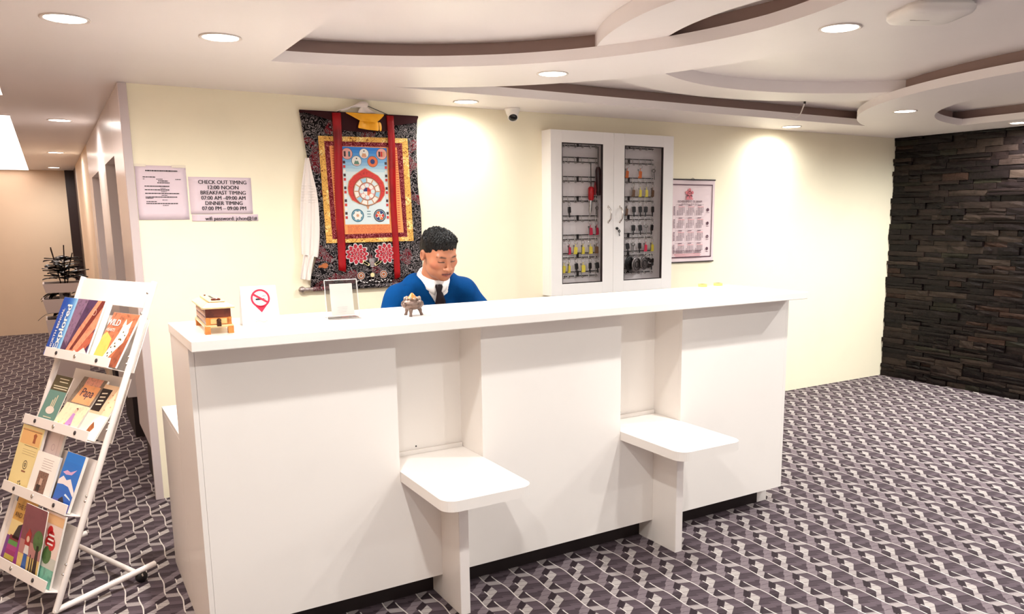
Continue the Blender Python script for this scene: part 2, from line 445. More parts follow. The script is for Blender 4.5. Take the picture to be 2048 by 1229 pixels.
# ---------------------------------------------------------------- ceiling downlights
m_lens = M('lit downlight lens', (255,246,232), 0.4, emit=9.0); m_ring = M('downlight ring', (236,226,220), 0.35)
def downlight(x, y, label, watts=SPOT_W, cone=176):
    t = empty('ceiling_downlight', (x,y,H), label=label, cat='downlight', group='recessed ceiling downlights')
    MB().lathe([(0.078,0.0),(0.080,-0.004),(0.074,-0.006),(0.067,-0.003)], 32).build('trim_ring', m_ring, t)
    MB().lathe([(0.0001,-0.0028),(0.067,-0.0028)], 32).build('lens', m_lens, t)
    ld = bpy.data.lights.new('downlight_lamp','SPOT'); ld.energy = watts; ld.color = SPOT_COL; ld.spot_size = math.radians(cone); ld.spot_blend = 0.85; ld.shadow_soft_size = 0.035
    lo = bpy.data.objects.new('downlight_lamp', ld); link(lo, t); lo.location = (0,0,-0.012)
    return t
for x, y, lb in ((-0.234,0.571,'downlight at far left of the ceiling, nearest the hallway light panels'),
                 (0.290,0.615,'round downlight left of the curved ceiling recess, above the wooden box'),
                 (1.853,0.655,'round downlight on the left curved ceiling band above the receptionist'),
                 (2.293,-0.695,'bright downlight beside the ceiling access point at top right'),
                 (1.898,1.712,'downlight close to back wall, left of the dome camera'),
                 (4.754,0.691,'downlight on the right curved ceiling band near the stone wall corner'),
                 (6.204,0.682,'downlight at right picture edge, just above the stone wall'),
                 (4.796,1.715,'downlight close to back wall, above the white wall right of the calendar')):
    downlight(x, y, lb, SPOT_W*{1.712:0.22, 1.715:0.26, 0.655:0.62, 0.615:1.0, 0.691:1.3, 0.571:0.45, 0.682:1.5, -0.695:0.85}.get(y, 1.0))
for x, y in ((0.30,-0.69),(0.30,-1.98),(1.87,-1.98),(4.40,-1.98),(4.05,-0.80),(6.20,-0.80),(-0.234,-2.0),(3.2,-3.4),(6.20,-2.4)):   # beyond the picture
    downlight(x, y, 'round ceiling downlight over the lobby floor in front of the counter, out of view', SPOT_W*(1.05 if x > 3 else 0.56))
for y, lb in ((3.854,'nearest of the three hallway downlights'),(6.916,'middle one of the three hallway downlights'),(9.553,'farthest of the three hallway downlights')):
    downlight(-0.212, y, lb, HALL_W)
m_lpan = M('lit ceiling panel', (255,236,226), 0.4, emit=1.8)
for y0, y1, lb in ((3.66,10.2,'long glowing ceiling light panel running down the hallway'),(-1.2,2.66,'glowing ceiling light panel at the left picture edge before the hallway')):
    t = empty('ceiling_light_panel', (-0.80,(y0+y1)/2,H), label=lb, cat='light panel')
    hy = (y1-y0)/2
    MB().box(-0.30,0.30,-hy,hy,-0.006,-0.0005).build('diffuser', m_lpan, t)
    f = MB()
    for a in ((-0.304,-0.30,-hy,hy),(0.30,0.304,-hy,hy),(-0.304,0.304,-hy-0.004,-hy),(-0.304,0.304,hy,hy+0.004)): f.box(*a,-0.008,-0.0005)
    f.build('frame', m_ring, t)
# ---------------------------------------------------------------- reception counter
CL, HC = 2.88, 1.165
N1, N2, N3, N4 = 0.7224, 1.0856, 1.7937, 2.1547
KZ = 0.1064; SZ = 0.5733
ct = empty('reception_counter', (0,0,0), label='long white laminate reception counter with two niches and a dark plinth', cat='counter')
MB().box(-0.004, CL+0.006, -0.1145, 0.4483, 1.129, HC).build('countertop', m_lam, ct, bevel=0.003)
fp = MB()
for x0, x1 in ((0.0185,N1),(N2,N3),(N4,CL-0.0185)): fp.box(x0, x1, 0, 0.018, KZ, 1.1285)
for x0, x1 in ((N1,N2),(N3,N4)): fp.box(x0, x1, 0, 0.018, KZ, SZ-0.041)
fp.build('front_panel', m_lam, ct)
MB().box(0, 0.018, 0, 0.4483, 0, 1.1285).build('side_panel', m_lam, ct, bevel=0.0015)
sp_ = MB(); sp_.box(CL-0.018, CL, 0, 0.4483, KZ, 1.1285); sp_.box(CL-0.07, CL, 0.10, 0.4483, 0, KZ); sp_.build('side_panel', m_lam, ct)
MB().box(0.0185, CL-0.071, 0.10, 0.118, 0, KZ).build('kick_plate', m_dark, ct)
MB().box(0.0185, CL-0.0185, 0.019, 0.4483, KZ, KZ+0.018).build('bottom_board', m_lam, ct)
for a, b_ in ((N1,N2),(N3,N4)):
    MB().box(a, b_, 0.20, 0.216, SZ-0.04, 1.1285).build('niche_back', m_lam, ct)
    MB().box(a-0.016, a, 0.0185, 0.20, SZ-0.04, 1.1285).build('niche_cheek', m_lam, ct)
    MB().box(b_, b_+0.016, 0.0185, 0.20, SZ-0.04, 1.1285).build('niche_cheek', m_lam, ct)
    MB().box(a+0.012, b_-0.002, 0.188, 0.1995, SZ, SZ+0.018).build('niche_batten', m_lam, ct)
    cx = (a+b_)/2
    MB().lathe([(0.0035,0),(0.0035,-0.001),(0,-0.0011)], 10, (cx-0.03, 0.1999, SZ+0.03), 'y').build('screw', m_black, ct)
for lx, lb, a, b_ in ((0.909,'fixed white seat board at the left niche of the counter',N1,N2),(2.011,'fixed white seat board at the right niche of the counter',N3,N4)):
    t = empty('counter_seat', (lx, -0.1, 0), label=lb, cat='seat', group='fixed seats at the counter')
    ox, oy = lx, -0.1
    mb = MB(); mb.prism([(x-ox, y-oy) for x, y in rrect(a+0.001, b_-0.001, -0.415, 0.187, 0.055, 8, (1,1,0,0))], SZ-0.040, SZ); mb.build('seat_board', m_lam, t, bevel=0.002)
    lg = MB(); lg.box(-0.021, 0.021, -0.167-oy, -0.0005-oy, 0, SZ-0.0405); lg.box(-0.021, 0.021, -0.0005-oy, 0.099-oy, 0, KZ-0.001); lg.build('leg_board', m_lam, t, bevel=0.0012)
    MB().box(-0.0195, 0.0195, -0.1685-oy, -0.167-oy, 0.0, SZ-0.0405).build('edge_band', m_lamed, t)

# low desk behind the counter
dk = empty('work_desk', (0,0.45,0), label='low white desk behind the reception counter', cat='desk')
MB().box(0, CL, 0.0, 0.5375, 0.709, 0.731).build('desktop', m_lam, dk, bevel=0.0015)
MB().box(0, 0.018, 0.0, 0.5375, 0, 0.7085).build('side_panel', m_lam, dk)
MB().box(CL-0.018, CL, 0.0, 0.5375, 0, 0.7085).build('side_panel', m_lam, dk)
MB().box(0.0185, CL-0.0185, 0.02, 0.036, 0.2, 0.7085).build('back_panel', m_lam, dk)
ln = MB(); ln.box(0,0.05,0,0.03,0,0.004)

# yellow clips on the back edge of the countertop
m_yel = M('yellow plastic', (250,226,120), 0.45)
for x, lb in ((2.675,'left one of two small yellow rings on the counter back edge'),(2.79,'right one of two small yellow rings on the counter back edge')):
    t = empty('tape_ring', (x,0.425,HC), label=lb, cat='tape', group='yellow rings on the counter')
    MB().lathe([(0.018,0.0),(0.024,0.0),(0.024,0.014),(0.018,0.014),(0.018,0.0)], 24).build('tape_roll', m_yel, t)
    MB().lathe([(0.0155,0.001),(0.0178,0.001),(0.0178,0.013),(0.0155,0.013),(0.0155,0.001)], 20).build('core', M('tape core', (70,50,30), 0.7), t)

# ---------------------------------------------------------------- wooden box with coin slot
m_wood = M('amber wood', (186,112,48), 0.35, var=0.35, vscale=30); m_wood2 = M('dark wood', (96,42,26), 0.3, var=0.3, vscale=40)
m_cream = M('cream lacquer', (206,178,128), 0.3, var=0.12, vscale=25)
bx = empty('donation_box', (0.113,0.165,HC), rot=(0,0,math.radians(-2.5)), label='wooden slotted donation box with cream lid on the counter', cat='box')
hx, hy = 0.046, 0.150
lg = MB()
for sx in (-1,1):
    for sy in (-1,1):
        x0 = sx*hx - (0.011 if sx > 0 else -0.0) ; lg = MB()
        xa, xb = (hx-0.018, hx) if sx > 0 else (-hx, -hx+0.018)
        ya, yb = (hy-0.026, hy) if sy > 0 else (-hy, -hy+0.026)
        lg.prism([(xa,0),(xb,0),(xb,0.026),(xa,0.026)], ya, yb, axes=lambda a,b,c: (a,c,b)); lg.build('foot', m_wood, bx, bevel=0.003)
MB().box(-hx,hx,-hy,hy,0.022,0.031).build('base_moulding', m_cream, bx, bevel=0.003)
bd = MB().box(-hx+0.006,hx-0.006,-hy+0.008,hy-0.008,0.031,0.086).build('body', m_wood2, bx)
MB().box(-hx+0.005,hx-0.005,-hy+0.006,-hy+0.010,0.031,0.055).build('front_rail', m_wood, bx)
MB().box(-0.026,0.026,-hy+0.0035,-hy+0.006,0.034,0.052).build('drawer_front', M('pale wood', (214,164,104),0.4,var=0.2,vscale=40), bx, bevel=0.001)
for sx in (-1,1): MB().box(sx*0.036-0.005,sx*0.036+0.005,-hy+0.003,-hy+0.0068,0.031,0.056).build('corner_post', m_wood, bx)
cp = MB()
for k in range(9):
    y = -hy+0.03+k*0.03
    for z0 in (0.047,0.068): cp.ball((-hx+0.006, y, z0), (0.003,0.010,0.008), 8, 6)
cp.build('carving', M('carved silver wood', (206,170,150),0.4), bx)
lt = MB(); lt.box(-0.007,0.007,-hy-0.003,-hy+0.0035,0.026,0.042); lt.ball((0,-hy,0.046),(0.008,0.006,0.007),10,8); lt.build('latch', M('dark brass',(70,40,28),0.3,metal=0.6), bx, bevel=0.0008)
def hip(x, y, z0, x2, y2, z1):
    return MB().add([(-x,-y,z0),(x,-y,z0),(x,y,z0),(-x,y,z0),(-x2,-y2,z1),(x2,-y2,z1),(x2,y2,z1),(-x2,y2,z1)], [(0,3,2,1),(4,5,6,7),(0,1,5,4),(1,2,6,5),(2,3,7,6),(3,0,4,7)])
MB().box(-hx-0.006,hx+0.006,-hy-0.008,hy+0.008,0.086,0.092).build('lid_edge', m_cream, bx, bevel=0.0015)
hip(hx+0.002,hy+0.003,0.092,0.030,hy-0.018,0.104).build('lid_slope', m_cream, bx)
MB().box(-0.026,0.026,-hy+0.024,hy-0.022,0.104,0.110).build('lid_cap', m_cream, bx, bevel=0.002)
MB().box(-0.004,0.004,-0.05,0.08,0.110,0.1108).build('coin_slot', m_black, bx)
MB().ball((0,-hy+0.046,0.113),(0.016,0.008,0.006),14,8).build('lid_knob', m_wood2, bx)
MB().ball((-0.012,hy-0.05,0.112),(0.004,0.004,0.003),8,6).build('stud', m_wood2, bx)

# ---------------------------------------------------------------- no smoking tent card
m_red = M('sign red', (214,20,62), 0.5); m_card = M('card white', (250,246,242), 0.55)
tc_ = empty('tent_card', (0.275,0.185,HC), rot=(0,0,math.radians(-1.5)), label='white folded tent card with red no-smoking symbol on the counter', cat='sign')
hw = 0.066; hh = 0.142; dy = 0.035; tp = 0.004
fr = MB()
fr.add([(-hw,-dy,0),(hw,-dy,0),(hw-0.004,-tp,hh),(-hw+0.004,-tp,hh),(-hw,-dy+0.0012,0),(hw,-dy+0.0012,0),(hw-0.004,-tp+0.0012,hh),(-hw+0.004,-tp+0.0012,hh)], [(0,1,2,3),(7,6,5,4),(0,4,5,1),(1,5,6,2),(2,6,7,3),(3,7,4,0)])
fr.build('front_leaf', m_card, tc_)
fr = MB(); fr.add([(-hw,dy,0),(hw,dy,0),(hw-0.004,tp,hh),(-hw+0.004,tp,hh),(-hw,dy-0.0012,0),(hw,dy-0.0012,0),(hw-0.004,tp-0.0012,hh),(-hw+0.004,tp-0.0012,hh)], [(3,2,1,0),(4,5,6,7),(1,5,4,0),(2,6,5,1),(3,7,6,2),(0,4,7,3)])
fr.build('rear_leaf', m_card, tc_)
MB().box(-hw+0.004,hw-0.004,-tp,tp,hh-0.0015,hh).build('fold', m_card, tc_)
tilt = math.atan2(dy-tp, hh)
pe = Print(0.0016)
cxs, cys, R = 0.004, 0.100, 0.0335
pe.ring(m_red, cxs, cys, R*0.80, R, 1, 36)
a = math.radians(-33); ca, sa = math.cos(a), math.sin(a)
pe.poly(m_red, [(cxs+u*ca-w*sa, cys+u*sa+w*ca) for u, w in ((-R*.85,-.0036),(R*.85,-.0036),(R*.85,.0036),(-R*.85,.0036))], 3)
pe.poly(m_red, [(cxs-R*0.92,cys-R*0.40),(cxs-R*0.55,cys-R*0.80),(cxs,cys-R*0.80),(cxs,cys-R*1.55)], 1)
pe.poly(m_red, [(cxs,cys-R*1.55),(cxs,cys-R*0.80),(cxs+R*0.55,cys-R*0.80),(cxs+R*0.92,cys-R*0.40)], 1)
pe.rect(m_ink, cxs-0.017, cxs+0.013, cys-0.006, cys-0.0005, 2)
pe.rect(M('ash grey',(190,180,178),0.6), cxs+0.014, cxs+0.018, cys-0.006, cys-0.0005, 2)
for k in range(5): pe.rect(m_ink, cxs+0.005+0.003*k, cxs+0.0085+0.003*k, cys+0.006+0.001*((k*2)%3), cys+0.0075+0.001*((k*2)%3), 2)
mg = M('faint print', (214,204,206), 0.6)
for k, (w, x) in enumerate(((0.026,0),(0.022,0.002),(0.026,-0.001),(0.018,0))): pe.rect(mg, x-w, x+w, 0.048-0.006*k, 0.0495-0.006*k, 1)
mo = M('faint coral print', (240,206,190), 0.6)
for k in range(7): pe.poly(mo, circle(-0.018+0.006*k, 0.016+0.003*math.sin(k*1.1), 0.004, 8, 0.0025), 1)
pp = pe.build('no_smoking_print', tc_)
pp.rotation_euler = (math.pi/2 - tilt, 0, 0); pp.location = (0,-dy,0)

# ---------------------------------------------------------------- acrylic stand (its code left blank)
qr = empty('acrylic_stand', (0.587,0.190,HC), rot=(0,0,math.radians(-1)), label='clear acrylic stand holding a white payment card on the counter', cat='stand')
def leaf(x, z0, z1, y0, y1, th): 
    return MB().add([(-x,y0,z0),(x,y0,z0),(x,y1,z1),(-x,y1,z1),(-x,y0+th,z0),(x,y0+th,z0),(x,y1+th,z1),(-x,y1+th,z1)], [(0,1,2,3),(7,6,5,4),(0,4,5,1),(1,5,6,2),(2,6,7,3),(3,7,4,0)])
leaf(0.063,0.004,0.149,-0.012,0.010,0.002).build('front_sheet', m_acryl, qr)
leaf(0.063,0.004,0.149,-0.006,0.016,0.002).build('back_sheet', m_acryl, qr)
MB().box(-0.063,0.063,-0.03,0.045,0,0.004).build('foot_sheet', m_acryl, qr)
eg = MB()
m_edge = M('acrylic bright edge', (236,230,226), 0.15, spec=0.8)
for sx in (-1,1): eg.tube([(sx*0.063,-0.010,0.004),(sx*0.063,0.012,0.149)],0.0016,6)
eg.tube([(-0.063,0.012,0.149),(0.063,0.012,0.149)],0.0016,6); eg.build('polished_edge', m_edge, qr)
leaf(0.044,0.014,0.134,-0.0065,0.0115,0.001).build('card', m_card, qr)
pe = Print(0.0)
for k in range(4): pe.rect(mg, -0.02+0.003*(k%2), 0.02-0.002*k, 0.024-0.006*k+0.006, 0.0252-0.006*k+0.006, 1)
o = pe.build('card_print', qr); o.location = (0,-0.0072,0.014); o.rotation_euler = (math.pi/2-math.atan2(0.018,0.12),0,0)

# ---------------------------------------------------------------- incense burner
m_brz = M('dark bronze', (104,86,78), 0.42, metal=0.75, var=0.35, vscale=60, bump=0.6, bscale=140)
ib = empty('incense_burner', (0.845,0.115,HC), rot=(0,0,math.radians(25)), label='small bronze tripod incense burner with frilled rim on the counter', cat='incense burner')
MB().lathe([(0.0,0.024),(0.018,0.025),(0.036,0.032),(0.045,0.043),(0.043,0.054),(0.033,0.064),(0.026,0.067),(0.026,0.064),(0.0,0.062)], 28).build('bowl', m_brz, ib)
for k in range(3):
    a = math.radians(90+120*k); ca, sa = math.cos(a), math.sin(a)
    MB().tube([(0.024*ca,0.024*sa,0.032),(0.031*ca,0.031*sa,0.022),(0.033*ca,0.033*sa,0.012),(0.038*ca,0.038*sa,0.0)],[0.009,0.008,0.0055,0.0065],10).build('leg', m_brz, ib)
rf = MB()
for k in range(12):
    a = 2*math.pi*k/12; rf.ball((0.029*math.cos(a),0.029*math.sin(a),0.068+0.003*(k%2)),(0.006,0.006,0.006),8,6)
rf.build('frilled_rim', M('worn bronze rim',(168,148,134),0.4,metal=0.6), ib)
MB().lathe([(0.022,0.066),(0.018,0.072),(0.011,0.081),(0.004,0.089),(0.0,0.091)],20).build('lid', M('copper lid',(196,124,66),0.4,metal=0.5,var=0.3,vscale=60), ib)
for s in (-1,1):
    MB().ball((s*0.045,0,0.046),(0.010,0.009,0.009),10,8).build('lug', m_brz, ib)
mk = MB(); mk.tube([(0.012*math.cos(t),-0.044+0.003*abs(math.cos(t)),0.045+0.012*math.sin(t)) for t in [math.pi*k/10 for k in range(11)]],0.0022,6); mk.ball((0,-0.043,0.045),(0.008,0.004,0.006),10,8); mk.build('relief_mask', m_brz, ib)
# ---------------------------------------------------------------- paper notices on the back wall
def sheet(name, x0, x1, z0, z1, label, cat, off=0.002, mat=m_paper, rot=0.0):
    t = empty(name, ((x0+x1)/2, D-off, z0), rot=WALLROT, label=label, cat=cat)
    w = (x1-x0)/2; h = z1-z0
    nx, ny = 8, 8; vs_ = []; fs_ = []
    for j in range(ny+1):
        for i in range(nx+1):
            u, v = i/nx, j/ny
            vs_.append((-w+2*w*u, h*v, 0.0010*math.sin(3*u+2*v+x0*9)+0.001))
    for j in range(ny):
        for i in range(nx):
            a = j*(nx+1)+i; fs_.append((a,a+1,a+nx+2,a+nx+1))
    o = MB().add(vs_, fs_, 0, True).build('paper', mat, t)
    s = o.modifiers.new('thick','SOLIDIFY'); s.thickness = 0.0006; s.offset = -1
    return t
t = sheet('notice_sheet', 0.063, 0.312, 1.550, 1.835, 'lilac notice sheet with rows of small print, taped up beside the hallway corner', 'notice')
pe = Print(0.0028)
def words(x, y, w, h=0.0034, lay=1):
    a = x
    while a < x+w:
        b_ = min(a+random.uniform(0.006,0.016), x+w); pe.rect(m_ink, a, b_-0.0015, y, y+h, lay); a = b_
for (x, y, w, h) in ((-0.075,0.255,0.158,0.0060),(-0.090,0.223,0.062,0.0042),(-0.090,0.213,0.010,0.0028),(-0.025,0.213,0.032,0.0030),(0.068,0.213,0.030,0.0030),(-0.017,0.203,0.050,0.0042),(-0.022,0.193,0.062,0.0042),
                     (-0.085,0.175,0.124,0.0046),(-0.008,0.165,0.026,0.003),(-0.085,0.156,0.122,0.0046),(-0.006,0.147,0.028,0.003),(-0.085,0.137,0.168,0.0046),(-0.006,0.128,0.030,0.003),
                     (-0.084,0.118,0.156,0.0046),(-0.084,0.112,0.038,0.0042),(-0.004,0.103,0.028,0.003),(-0.082,0.094,0.052,0.0042),(-0.083,0.084,0.156,0.0046),(-0.004,0.075,0.030,0.003)):
    words(x, y, w, h)
pe.build('small_print', t)['kind'] = 'stuff'
for q_ in ((-0.125,-0.07,0.279,0.292),(0.055,0.125,0.276,0.290)): MB().box(*q_,0.0022,0.0026).build('tape', M('clear tape',(240,226,204),0.25), t)
t = sheet('notice_sheet', 0.320, 0.648, 1.580, 1.780, 'lilac sheet printed with check out, breakfast and dinner timings', 'notice')
for k, s in enumerate(('CHECK OUT TIMING','12:00 NOON','BREAKFAST TIMING','07:00 AM \u201309:00 AM','DINNER TIMING','07:00 PM \u2013 09:00 PM')):
    lettering('lettering', s, 0.0295, t, 0.012, 0.172-0.0285*k, 0.003, m_ink, bold=0.012, sx=(0.92 if len(s) > 12 else 1.0))
t = sheet('notice_strip', 0.324, 0.674, 1.541, 1.577, 'narrow lilac paper strip with the wifi password', 'notice', 0.004)
lettering('lettering', 'wifi password: jchon@1#', 0.028, t, 0.030, 0.013, 0.003, m_ink, bold=0.014, sx=0.95)

# ---------------------------------------------------------------- hanging scroll
def brocade(name, base, thread, scale=26.0, bands=5.0, width=0.30, accent=None):
    m = bpy.data.materials.new(name); m.use_nodes = True; nt = m.node_tree; b = nt.nodes['Principled BSDF']
    b.inputs['Roughness'].default_value = 0.6; b.inputs['Specular IOR Level'].default_value = 0.15
    tc = nt.nodes.new('ShaderNodeTexCoord'); n = nt.nodes.new('ShaderNodeTexNoise'); n.inputs['Scale'].default_value = scale; n.inputs['Detail'].default_value = 0.6; n.inputs['Distortion'].default_value = 1.6
    nt.links.new(tc.outputs['Object'], n.inputs['Vector'])
    f = math_node(nt, 'FRACT', math_node(nt, 'MULTIPLY', n.outputs['Fac'], bands))
    k = math_node(nt, 'LESS_THAN', f, width)
    mx = nt.nodes.new('ShaderNodeMix'); mx.data_type = 'RGBA'; mx.inputs[6].default_value = lin(base); mx.inputs[7].default_value = lin(thread)
    nt.links.new(k, mx.inputs[0]); out = mx.outputs[2]
    if accent:
        n2 = nt.nodes.new('ShaderNodeTexNoise'); n2.inputs['Scale'].default_value = scale*0.35; n2.inputs['Detail'].default_value = 0; nt.links.new(tc.outputs['Object'], n2.inputs['Vector'])
        k2 = math_node(nt, 'MULTIPLY', math_node(nt, 'GREATER_THAN', n2.outputs['Fac'], 0.60), math_node(nt, 'GREATER_THAN', f, 0.55))
        m2 = nt.nodes.new('ShaderNodeMix'); m2.data_type = 'RGBA'; m2.inputs[7].default_value = lin(accent)
        nt.links.new(k2, m2.inputs[0]); nt.links.new(out, m2.inputs[6]); out = m2.outputs[2]
    nt.links.new(out, b.inputs['Base Color'])
    bp = nt.nodes.new('ShaderNodeBump'); bp.inputs['Strength'].default_value = 0.3; bp.inputs['Distance'].default_value = 0.002
    nt.links.new(f, bp.inputs['Height']); nt.links.new(bp.outputs[0], b.inputs['Normal'])
    return m
m_broc = brocade('black and silver brocade', (10,5,8), (132,122,122), 24, 6, 0.34, (110,26,36))
m_gold = brocade('gold brocade', (232,178,92), (120,58,26), 40, 4, 0.16, (250,224,150))
m_maro = brocade('maroon brocade', (104,14,26), (206,120,122), 42, 4, 0.16)
m_maroon = M('dark maroon silk', (50,3,9), 0.5, spec=0.2)
m_silk = M('red silk ribbon', (140,3,10), 0.34, spec=0.35, var=0.35, vscale=5)
m_oran = M('orange manuscript margin', (236,150,84), 0.6, var=0.08, vscale=30)
m_yelc = M('yellow silk', (250,176,30), 0.4, var=0.08, vscale=14)
SC = empty('hanging_scroll', (1.305, D-0.012, 1.13), rot=WALLROT, label='framed brocade wall scroll with painted wheel, red ribbons and yellow veil', cat='scroll')
sx0, sz0 = 1.305, 1.13
def L(x, z): return (x-sx0, z-sz0)
left = [(2.159,0.937),(2.05,0.950),(1.95,0.962),(1.849,0.975),(1.707,1.006),(1.6,1.012),(1.5,1.013),(1.396,1.005),(1.31,0.985),(1.22,0.955),(1.141,0.945)]
right = [(2.165,1.665),(2.05,1.656),(1.95,1.652),(1.849,1.652),(1.744,1.654),(1.6,1.668),(1.5,1.669),(1.396,1.668),(1.31,1.668),(1.22,1.668),(1.135,1.668)]
def wav(u, v): return 0.006 + 0.005*math.sin(5*v+1.0)*(1-2*abs(u-0.5)) + 0.004*math.sin(7*u+3*v) + 0.02*max(0,0.06-u)*10*0.2
vs_ = []; fs_ = []; nu = 24
for j, ((zl,xl),(zr,xr)) in enumerate(zip(left,right)):
    for i in range(nu+1):
        u = i/nu; a = L(xl+(xr-xl)*u, zl+(zr-zl)*u); vs_.append((a[0],a[1],wav(u, j/10)))
for j in range(len(left)-1):
    for i in range(nu):
        a = j*(nu+1)+i; fs_.append((a+nu+1,a+nu+2,a+1,a))
o = MB().add(vs_, fs_, 0, True).build('cloth_panel', m_broc, SC); s = o.modifiers.new('t','SOLIDIFY'); s.thickness = 0.003; s.offset = -1
def quadframe(name, outer, inner, mat, z):
    mb = MB(); vs_ = [(*L(*p), z) for p in outer]+[(*L(*p), z) for p in inner]+[(*L(*p), z-0.002) for p in outer]+[(*L(*p), z-0.002) for p in inner]
    fs_ = []
    for i in range(4):
        j = (i+1)%4; fs_.append((i,4+i,4+j,j)); fs_.append((8+i,i,j,8+j)); fs_.append((4+i,12+i,12+j,4+j))
    mb.add(vs_, fs_)
    # front faces must look to +z
    return mb.build(name, mat, SC)
GO = [(1.036,2.026),(1.591,2.035),(1.609,1.407),(1.052,1.405)]; GI = [(1.070,1.998),(1.554,2.005),(1.568,1.434),(1.090,1.428)]; PO = [(1.099,1.972),(1.518,1.978),(1.543,1.461),(1.118,1.455)]
quadframe('gold_border', GO, GI, m_gold, 0.0175); quadframe('maroon_border', GI, PO, m_maro, 0.0180)
MB().prism([L(*p) for p in PO[::-1]], 0.012, 0.0185).build('painting_sheet', m_oran, SC)
# the painting
pw = Print(0.0195)
c_sky = M('painted sky', (40,130,205), 0.55); c_sky2 = M('painted pale sky', (150,200,222), 0.55); c_mist = M('painted mist', (214,226,226), 0.55); c_pink = M('painted pink', (224,160,150), 0.55)
c_red = M('painted red', (190,44,36), 0.55, var=0.2, vscale=80); c_tan = M('painted tan', (206,150,110), 0.55); c_wht = M('painted white', (236,230,220), 0.55); c_navy = M('painted navy', (40,52,110), 0.55); c_teal = M('painted teal', (50,100,116), 0.55); c_gre = M('painted green', (90,130,110), 0.55)
c_org = M('painted orange', (222,110,60), 0.55); c_drk = M('painted dark', (60,30,34), 0.55)
cx0, cx1, cz0, cz1 = 1.172, 1.452, 1.514, 1.971
def P2(pts): return [L(*p) for p in pts]
pw.poly(c_mist, P2([(cx0,cz0),(cx1,cz0),(cx1,cz1),(cx0,cz1)]), 0)
for k in range(8):
    z1 = cz1 - 0.018*k; cc = M('sky step %d' % k, tuple(int(a+(b-a)*k/7) for a,b in zip((36,120,205),(186,214,222))), 0.55)
    pw.poly(cc, P2([(cx0,z1-0.0185),(cx1,z1-0.0185),(cx1,z1),(cx0,z1)]), 1)
for k, (x, z, r, c1, c2) in enumerate(((1.203,1.930,0.034,c_pink,c_navy),(1.307,1.934,0.030,c_wht,c_tan),(1.259,1.889,0.031,c_wht,c_gre),(1.359,1.888,0.033,c_org,c_navy),(1.418,1.935,0.034,c_pink,c_red))):
    pw.poly(c1, P2(circle(x,z,r,24)), 2); pw.ring(c_drk, *L(x,z), r*0.94, r, 3)
    if k in (1,2):
        pw.poly(c_pink, P2(circle(x,z-r*.62,r*.5,14,r*.22)), 4); pw.poly(c2, P2([(x-r*.55,z-r*.6),(x+r*.55,z-r*.6),(x+r*.30,z+r*.05),(x-r*.30,z+r*.05)]), 5); pw.poly(c_wht, P2(circle(x,z+r*.22,r*.25,12)), 6); pw.poly(c_drk, P2(circle(x,z+r*.48,r*.14,10)), 7)
    elif k == 3: pw.poly(c2, P2(circle(x,z,r*.45,14)), 3)
    else:
        for q in range(3): pw.poly((c_drk,c_pink,c_teal)[q] if k == 0 else (c_drk,c_red,c_tan)[q], P2([(x-r*.6+q*r*.4,z-r*.5),(x-r*.25+q*r*.4,z-r*.5),(x-r*.25+q*r*.4,z+r*.4),(x-r*.6+q*r*.4,z+r*.4)]), 3)
fl_ = [(1.309,1.846),(1.335,1.832),(1.389,1.803),(1.420,1.766),(1.430,1.724),(1.424,1.690),(1.398,1.654),(1.355,1.637),(1.314,1.632),(1.265,1.638),(1.222,1.660),(1.204,1.695),(1.199,1.728),(1.208,1.768),(1.238,1.802),(1.285,1.832)]
pw.poly(c_tan, P2([(1.315+(x-1.315)*1.04, 1.73+(z-1.73)*1.04) for x,z in fl_][::-1]), 3)
pw.poly(c_red, P2(fl_[::-1]), 4)
wx, wz = 1.3165, 1.7105
pw.poly(c_tan, P2(circle(wx,wz,0.086,36)), 5); pw.ring(c_drk, *L(wx,wz), 0.084, 0.0865, 6, 36)
for k in range(12):
    a = 2*math.pi*(k+.5)/12; pw.poly((c_wht,c_mist,c_wht,c_sky2)[k%4], [L(wx+r*math.cos(a+d), wz+r*math.sin(a+d)) for r, d in ((0.056,-.20),(0.080,-.22),(0.080,.22),(0.056,.20))], 6)
pw.ring(c_drk, *L(wx,wz), 0.050, 0.0525, 6, 32); pw.poly(c_pink, P2(circle(wx,wz,0.050,32)), 6)
for k in range(8):
    a = 2*math.pi*k/8; pw.poly(c_wht if k%2 else c_mist, P2(circle(wx+0.036*math.cos(a), wz+0.036*math.sin(a), 0.0125, 12)), 7)
for k in range(4):
    a = math.pi/2*k; pw.poly((c_red,c_navy,c_wht,c_org)[k], [L(wx,wz)]+[L(wx+0.023*math.cos(a+b_), wz+0.023*math.sin(a+b_)) for b_ in (0,.39,.785,1.18,1.57)], 8)
for x, z, c1 in ((1.251,1.567,c_teal),(1.391,1.566,c_drk)):
    pw.poly(c1, P2(circle(x,z,0.039,28)), 3); pw.ring(c_sky2, *L(x,z), 0.030, 0.033, 4); pw.poly(c_wht, P2(circle(x,z,0.024,20)), 4)
    for k in range(6):
        a = 2*math.pi*k/6; pw.poly((c_wht if c1 is c_teal else (c_red,c_navy,c_org)[k%3]), P2(circle(x+0.020*math.cos(a), z+0.020*math.sin(a), 0.009, 10)), 5)
    pw.poly(c_tan, P2(circle(x,z,0.009,12)), 6)
pw.poly(c_tan, P2([(1.305,1.628),(1.318,1.600),(1.330,1.628)]), 4)
for k in range(3): pw.poly(c_teal, P2([(1.310,1.590-0.016*k),(1.335,1.590-0.016*k),(1.332,1.594-0.016*k),(1.312,1.594-0.016*k)]), 3)
